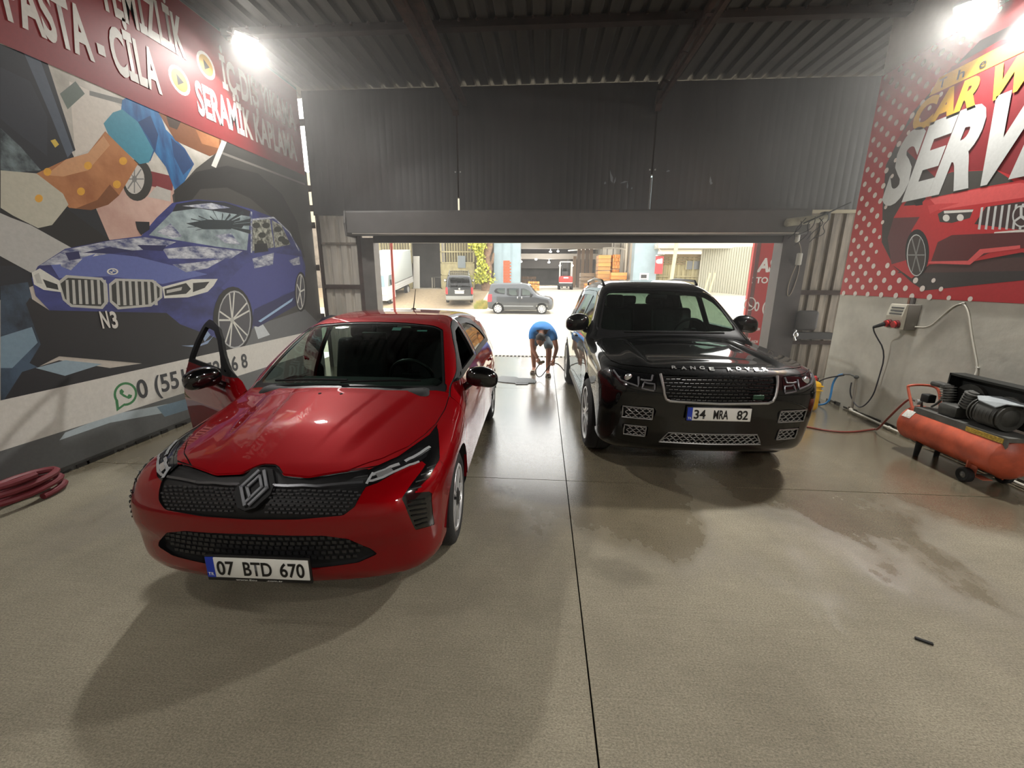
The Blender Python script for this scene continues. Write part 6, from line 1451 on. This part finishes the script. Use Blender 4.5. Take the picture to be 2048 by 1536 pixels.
def van(name, label, f, L, w, H, loc, rot, paint, wins, rear_win, axles, tyre, arch, style, lower=None, ws_poly=None):
    t = thing(name, label, 'van', loc); t.rotation_euler = rot
    s = Shell(f, (-w-.1,-.1,.1), (w+.1,L+.1,H+.1), .05)
    for a in axles: s.region('arch', gC(a, tyre, arch))
    s.region('windscreen', gT(ws_poly, 0, .9)); s.region('rear_window', gR(rear_win, L-.6, 0))
    for i, q in enumerate(wins): s.region('window%d' % i, gS(q, 0, .4))
    s.region('tail', gR([(w-.16,.68),(w+.1,.68),(w+.1,1.12),(w-.16,1.08)], L-.30, 0))
    if lower: s.region('rear_bumper', gR([(-.1,.2),(w+.2,.2),(w+.2,.58),(-.1,.58)], L-.5, 0)); s.region('front_bumper', gF([(-.1,.1),(w+.2,.1),(w+.2,.55),(-.1,.55)], 0, .4, 0))
    s.done(); gl = glass('van_glass', (150,165,165))
    s.mesh(['body'], 'body_shell', paint, t); s.mesh(['windscreen'], 'windscreen', gl, t); s.mesh(['rear_window'], 'rear_window', gl, t)
    for i in range(len(wins)):
        s.mesh(['window%d' % i], 'side_window', gl, t, cond=left); s.mesh(['window%d' % i], 'side_window', gl, t, cond=right)
    tl = mat('van_tail_red', (200,40,48), .3)
    s.mesh(['tail'], 'tail_lamp', tl, t, off=.01, cond=left); s.mesh(['tail'], 'tail_lamp', tl, t, off=.01, cond=right)
    if lower: s.mesh(['rear_bumper'], 'rear_bumper', lower, t); s.mesh(['front_bumper'], 'front_bumper', lower, t)
    s.mesh(['body'], 'cabin_lining', lining, t, off=-.05)
    for a in axles:
        for sx in (-1, 1): make_wheel(t, sx*(w-.12), a, tyre, tyre, .19, tyre*.68, style, sx)
    for sx in (-1, 1): wing_mirror(t, sx*(w-.05), 1.35, 1.08, sx, black_satin, d=(.1,.07,.11), stalk=.12)
    seat(t, -.38, 1.7, .55, seatm); seat(t, .38, 1.7, .55, seatm)
    B().bb(-w+.2, w-.2, .4, L-.4, .28, .34).obj('underbody', black_matt, t, smooth=0)
    return t, s
gp = car_paint('graphite_paint', (62,66,70), rough=.4, metal=.5)
fio, sf = van('parked_van', 'silver-grey small van parked side-on across the yard', van_sdf(3.86, 1.74, .98, .85, 1.5, .86, 1.05), 3.86, .86, 1.74, (.68, 24.9, GZ(24.8)), (0, 0, R(90)), gp,
    [[(1.18,1.04),(1.45,1.30),(1.68,1.42),(1.92,1.43),(1.92,1.0)], [(2.02,1.0),(2.02,1.44),(2.72,1.44),(2.72,1.08),(2.55,1.0)], [(2.82,1.10),(2.82,1.44),(3.35,1.43),(3.45,1.25),(3.3,1.14)]], [(0,1.05),(.66,1.05),(.62,1.5),(0,1.52)], (.72, 3.22), .30, .34, 'cover', ws_poly=[(-.01,.98),(.6,1.05),(.62,1.15),(.58,1.4),(-.01,1.42)])
for y in (1.98,): B().bb(-.875, -.86, y, y+.012, .4, 1.0).obj('door_gap', black_matt, fio, smooth=0)
for y in (1.86, 2.1):
    B().rbox((-.875, y, .93), (.03, .05, .12), .01).obj('door_handle', lampsil, fio)
B().bb(-.88, -.85, 1.2, 2.9, .44, .47).obj('side_strip', mat('strip_pale', (170,174,176), .4), fio, smooth=0)
cg = car_paint('dark_graphite_paint', (34,38,42), rough=.4, metal=.4)
cad, sc_ = van('parked_van', 'dark van seen from behind in front of the gate', van_sdf(4.4, 1.83, 1.0, .95, 1.7, .88, 1.08), 4.4, .88, 1.83, (-6.03, 26.4+4.28, GZ(26.4+4.28)+.02), (R(-8.2), 0, R(191)), cg,
    [[(1.4,1.1),(1.7,1.38),(2.1,1.5),(2.1,1.05)], [(2.2,1.05),(2.2,1.5),(3.1,1.5),(3.1,1.05)], [(3.2,1.08),(3.2,1.5),(4.0,1.48),(4.0,1.15)]], [(-.01,1.12),(.70,1.10),(.72,1.2),(.62,1.68),(-.01,1.70)], (.85, 3.55), .31, .36, 'cover', lower=mat('bumper_pale', (150,152,150), .5), ws_poly=[(-.01,1.1),(.6,1.18),(.64,1.3),(.58,1.6),(-.01,1.63)])
B().rbox((0, 4.40, .80), (.56, .03, .16), .01, rot=(R(4),0,0)).obj('number_plate', mat('plate_white', (214,214,208), .35), cad); B().rbox((0, 4.40, .92), (.62, .03, .04), .01).obj('handle_strip', lampsil, cad); B().cyl((0, 4.35, 1.02), (0, 4.40, 1.02), .06, n=16).obj('tailgate_badge', lampsil, cad)
for sx in (-1, 1): B().tube([(sx*.62, 1.9, 1.80), (sx*.62, 2.1, 1.87), (sx*.62, 3.8, 1.87), (sx*.62, 4.0, 1.80)], .025, 6).obj('roof_rail', lampsil, cad)
# white lorry with a box body
lo_ = thing('box_lorry', 'white box lorry facing the yard at the left of the doorway view', 'lorry', (-10.85, 26.6, GZ(26.6)-.02)); lo_.rotation_euler = (R(7.5), 0, R(0))
wht = mat('lorry_white', (206,206,204), .45); 
cabp = [(0,.35),(-.02,.9),(.06,1.15),(.32,1.95),(.5,2.05),(1.5,2.05),(1.5,.35)]
b = B(); b.prism(cabp, -1.0, 1.0, Matrix(((0,0,1,0),(1,0,0,0),(0,1,0,0),(0,0,0,1)))); b.obj('cab', wht, lo_, smooth=25)
b = B(); b.add([(-.85,.045,1.2),(.85,.045,1.2),(.78,.285,1.86),(-.78,.285,1.86),(-.85,.10,1.2),(.85,.10,1.2),(.78,.33,1.86),(-.78,.33,1.86)], [(0,1,2,3),(7,6,5,4),(0,4,5,1),(1,5,6,2),(2,6,7,3),(3,7,4,0)]); b.obj('windscreen', mat('lorry_glass', (110,136,148), .08, coat=1), lo_, smooth=0)
B().add([(1.01,.35,1.2),(1.01,1.2,1.2),(1.01,1.2,1.85),(1.01,.55,1.85)], [(0,1,2,3)]).obj('side_window', mat('lorry_glass', (110,136,148), .08, coat=1), lo_, smooth=0)
B().rbox((0, 3.5, 2.15), (2.1, 3.9, 1.9), .03).obj('cargo_box', mat('canvas_white', (186,192,190), .6), lo_); B().bb(-1.06, 1.06, 1.56, 5.46, .78, 1.22).obj('drop_side', wht, lo_, smooth=0); B().bb(-1.07, 1.07, 1.55, 5.47, 1.2, 1.25).obj('side_rail', mat('rail_dark_grey', (110,110,108), .5), lo_, smooth=0)
for z in (.9, 1.05): B().bb(1.06, 1.075, 1.6, 5.4, z, z+.015).obj('side_rib', mat('rib_grey', (180,180,178), .5), lo_, smooth=0)
B().rbox((0, -.03, .48), (1.96, .12, .28), .03).obj('front_bumper', mat('bumper_grey_white', (206,206,204), .5), lo_); B().bb(-.26, .26, -.10, -.085, .42, .53).obj('number_plate', mat('plate_white', (214,214,208), .35), lo_, smooth=0); B().bb(-.6, .6, -.03, .0, .85, 1.0).obj('grille', mat('grille_grey', (150,150,150), .5), lo_, smooth=0)
for sx in (-1, 1):
    B().rbox((sx*.8, -.02, .72), (.26, .06, .16), .03).obj('headlight', lampsil, lo_); B().rbox((sx*1.18, .35, 1.45), (.08, .12, .34), .03).obj('wing_mirror', black_satin, lo_)
    for y in (.75, 4.3): make_wheel(lo_, sx*.88, y, .38, .38, .24, .22, 'cover', sx)
B().bb(-.5, .5, .5, 5.3, .45, .75).obj('chassis', black_matt, lo_, smooth=0)
# ------------------------------------------------------------------ the man rinsing mats
def skin_mesh(name, joints, edges, mirror=None, sub=2, root=0):
    me = bpy.data.meshes.new(name); me.from_pydata([j[0] for j in joints], edges, [])
    o = bpy.data.objects.new(name, me); COL.objects.link(o)
    o.modifiers.new('s', 'SKIN'); 
    for i, j in enumerate(joints):
        r_ = j[1] if isinstance(j[1], tuple) else (j[1], j[1])
        me.skin_vertices[0].data[i].radius = r_; me.skin_vertices[0].data[i].use_root = (i == root)
    sb = o.modifiers.new('u', 'SUBSURF'); sb.levels = sub; sb.render_levels = sub
    bpy.context.view_layer.update()
    ev = bpy.data.meshes.new_from_object(o.evaluated_get(bpy.context.evaluated_depsgraph_get()))
    bpy.data.objects.remove(o)
    return [v.co.copy() for v in ev.vertices], [tuple(p.vertices) for p in ev.polygons]
pm = thing('person', 'man in a blue T-shirt and grey shorts bending down to rinse mats with a hose', 'person', (0, 0, 0))
J = lambda px, py, Y: at(px, py, Y=Y)
ankL, ankR = Vector((-.135, 7.98, .085)), Vector((.125, 7.74, .085))
knL, knR = Vector((-.16, 7.90, .46)), Vector((.14, 7.68, .455))
hip = Vector((.0, 8.08, .80)); hipL, hipR = hip+Vector((-.095,-.02,-.03)), hip+Vector((.095,-.03,-.03))
mid = Vector((.0, 7.90, .905)); chest = Vector((.01, 7.70, .90)); neck = Vector((.0, 7.56, .83)); head = Vector((-.02, 7.46, .74))
shL, shR = Vector((-.175, 7.64, .83)), Vector((.195, 7.62, .82))
elL, elR = Vector((-.17, 7.52, .56)), Vector((.275, 7.55, .55)); haL, haR = Vector((-.06, 7.42, .37)), Vector((.225, 7.46, .36))
skin_t = mat('tanned_skin', (168,112,84), .55); 
jts = [(hip,.095), (mid,.09), (chest,.095), (neck,.058), (head,.06),
       (hipL,.088), (knL,.058), (ankL,.038), (hipR,.088), (knR,.058), (ankR,.038),
       (shL,.062), (elL,.042), (haL,.028), (shR,.062), (elR,.042), (haR,.028), ((knL+ankL)/2+Vector((0,.015,.02)),.053), ((knR+ankR)/2+Vector((0,.015,.02)),.053), (ankL+Vector((-.02,-.12,-.055)),.034), (ankR+Vector((.015,-.13,-.055)),.034)]
eds = [(0,1),(1,2),(2,3),(3,4),(0,5),(5,6),(6,17),(17,7),(0,8),(8,9),(9,18),(18,10),(2,11),(11,12),(12,13),(2,14),(14,15),(15,16),(7,19),(10,20)]
bd_ = B(); bd_.add(*skin_mesh('body', jts, eds))
# head with face: turned down towards the hands
hr = Euler((R(52), 0, R(-14))).to_matrix().to_4x4(); HM = Matrix.Translation(head+Vector((0,-.02,-.025))) @ hr
n0 = len(bd_.v); bd_.ell((0,0,0), (.078,.098,.118), 22, 16)
for i in range(n0, len(bd_.v)):
    x, y, z = bd_.v[i]
    if z < 0: x *= 1-.28*(-z/.118); y = y*(1-.12*(-z/.118)) - .012*(-z/.118)
    bd_.v[i] = (x, y, z)
bd_.ell((0,-.103,-.012), (.014,.02,.024), 10, 8)
for sx in (-1, 1): bd_.ell((sx*.08, .005, -.005), (.012,.024,.034), 10, 8); bd_.ell((sx*.03,-.088,.018), (.017,.012,.010), 10, 6)
bd_.ell((0,-.088,-.062), (.026,.012,.008), 12, 6)
bd_.xform(HM, n0)
def fingers(p, fwd, side, curl):
    fwd = fwd.normalized(); up = fwd.cross(side).normalized()
    bd_.ell(p+fwd*.035, (.036,.03,.05), 12, 8, rot=fwd.to_track_quat('Z', 'Y').to_euler())
    for k_, (o_, L_) in enumerate(((-.028,.062),(-.009,.072),(.01,.068),(.028,.055))):
        a = p+fwd*.07+side*o_; bd_.tube([a, a+fwd*L_*.5+up*curl*.2, a+fwd*L_*.75+up*curl, a+fwd*L_*.6+up*curl*1.7], [.010,.0095,.009,.007], 7)
    a = p+fwd*.03-side*.032; bd_.tube([a, a+fwd*.03-side*.018+up*curl*.4, a+fwd*.055-side*.008+up*curl*1.1], [.011,.010,.008], 7)
fingers(haL, (haL-elL), Vector((1,-.2,0)).normalized(), .026); fingers(haR, (haR-elR), Vector((1,.2,0)).normalized(), .026)
bd_.obj('body', skin_t, pm, smooth=80)
shirt = mat('blue_shirt', (34,128,206), .8, bump=.2, bscale=25); shorts = mat('grey_denim_shorts', (110,126,136), .85, bump=.2, bscale=30)
sv = [(hip+Vector((0,-.02,.03)),(.145,.125)), (mid+Vector((0,0,.01)),(.16,.13)), (chest+Vector((0,0,.005)),(.175,.135)), (neck+Vector((0,.0,.015)),(.10,.09)), (shL,.083), (shL*.45+elL*.55,.068), (shR,.083), (shR*.45+elR*.55,.068)]
B().add(*skin_mesh('shirt', sv, [(0,1),(1,2),(2,3),(2,4),(4,5),(2,6),(6,7)])).obj('shirt', shirt, pm, smooth=80)
pv = [(hip+Vector((0,.0,.0)),(.155,.135)), (hipL+Vector((0,0,-.04)),.108), (knL+Vector((0,.005,.05)),.088), (hipR+Vector((0,0,-.04)),.108), (knR+Vector((0,.005,.05)),.088)]
B().add(*skin_mesh('shorts', pv, [(0,1),(1,2),(0,3),(3,4)])).obj('shorts', shorts, pm, smooth=80)
hb = B(); n0 = 0; hb.ell((0,.012,.022), (.083,.098,.107), 22, 14)
hb.v = [(x, max(y, -.062 if z > .03 else -.02), z if z > -.05 else -.05) for x, y, z in hb.v]
hb.xform(HM); hb.obj('hair', mat('dark_hair', (36,28,24), .7), pm)
for a_, s_ in ((ankL, -1), (ankR, 1)):
    so = bpy.data.objects.new('sandal', None); COL.objects.link(so); so.parent = pm; so.empty_display_size = .05
    d = Vector((-.16*(s_ < 0)+.1*(s_ > 0), -1, 0)).normalized(); M = Matrix.Translation((a_.x+d.x*.06, a_.y+d.y*.06, 0)) @ d.to_track_quat('Y', 'Z').to_matrix().to_4x4()
    b = B(); b.prism([(-.035,-.13),(.035,-.13),(.045,-.02),(.05,.08),(.02,.135),(-.02,.135),(-.05,.08),(-.045,-.02)], 0, .022, M); b.obj('sole', mat('sandal_sole', (74,60,50), .8), so, smooth=0)
    for yy in (.07, .02): B().tube([M @ Vector((-.05,yy,.01)), M @ Vector((-.03,yy,.06)), M @ Vector((.03,yy,.06)), M @ Vector((.05,yy,.01))], .011, 6, smooth=1).obj('strap', mat('sandal_strap', (206,200,186), .7), so)
cable('washer_hose', 'thin black washer hose looping through the man\'s hands towards the black car', [haL+Vector((.05,-.03,-.06)), haL+Vector((-.02,-.05,-.16)), Vector((-.10,7.36,.16)), Vector((-.07,7.36,.06)), Vector((.0,7.36,.05)), Vector((.08,7.37,.16)), Vector((.16,7.40,.27)), haR+Vector((.03,-.01,-.06)), Vector((.34,7.48,.25)), Vector((.44,7.5,.12)), Vector((.6,7.4,.02)), Vector((.9,7.6,.015)), Vector((1.4,8.35,.015))], .009, rub, 'hose')
tag(B().rbox((.0,7.40,.315), (.13,.07,.05), .02, rot=(0,R(-10),R(10))).obj('scrub_brush', mat('brush_olive', (120,112,84), .7)), 'olive scrubbing brush in the man\'s hand', 'brush')
# ------------------------------------------------------------------ fine wash mist hanging in the hall
def mist_material(dens):
    m = bpy.data.materials.new('wash_mist'); m.use_nodes = True; nt = m.node_tree
    for n in list(nt.nodes):
        if n.type != 'OUTPUT_MATERIAL': nt.nodes.remove(n)
    v = nt.nodes.new('ShaderNodeVolumeScatter'); v.inputs['Density'].default_value = dens; v.inputs['Anisotropy'].default_value = .35; v.inputs['Color'].default_value = (1, .98, .95, 1)
    nt.links.new(v.outputs[0], nt.nodes['Material Output'].inputs['Volume']); return m
tag(B().bb(XL+.05, 4.25, 4.6, 9.6, .02, 4.85).obj('mist', mist_material(.022), smooth=0), 'thin white wash mist hanging in the back of the hall by the doorway', 'mist', kind='stuff')
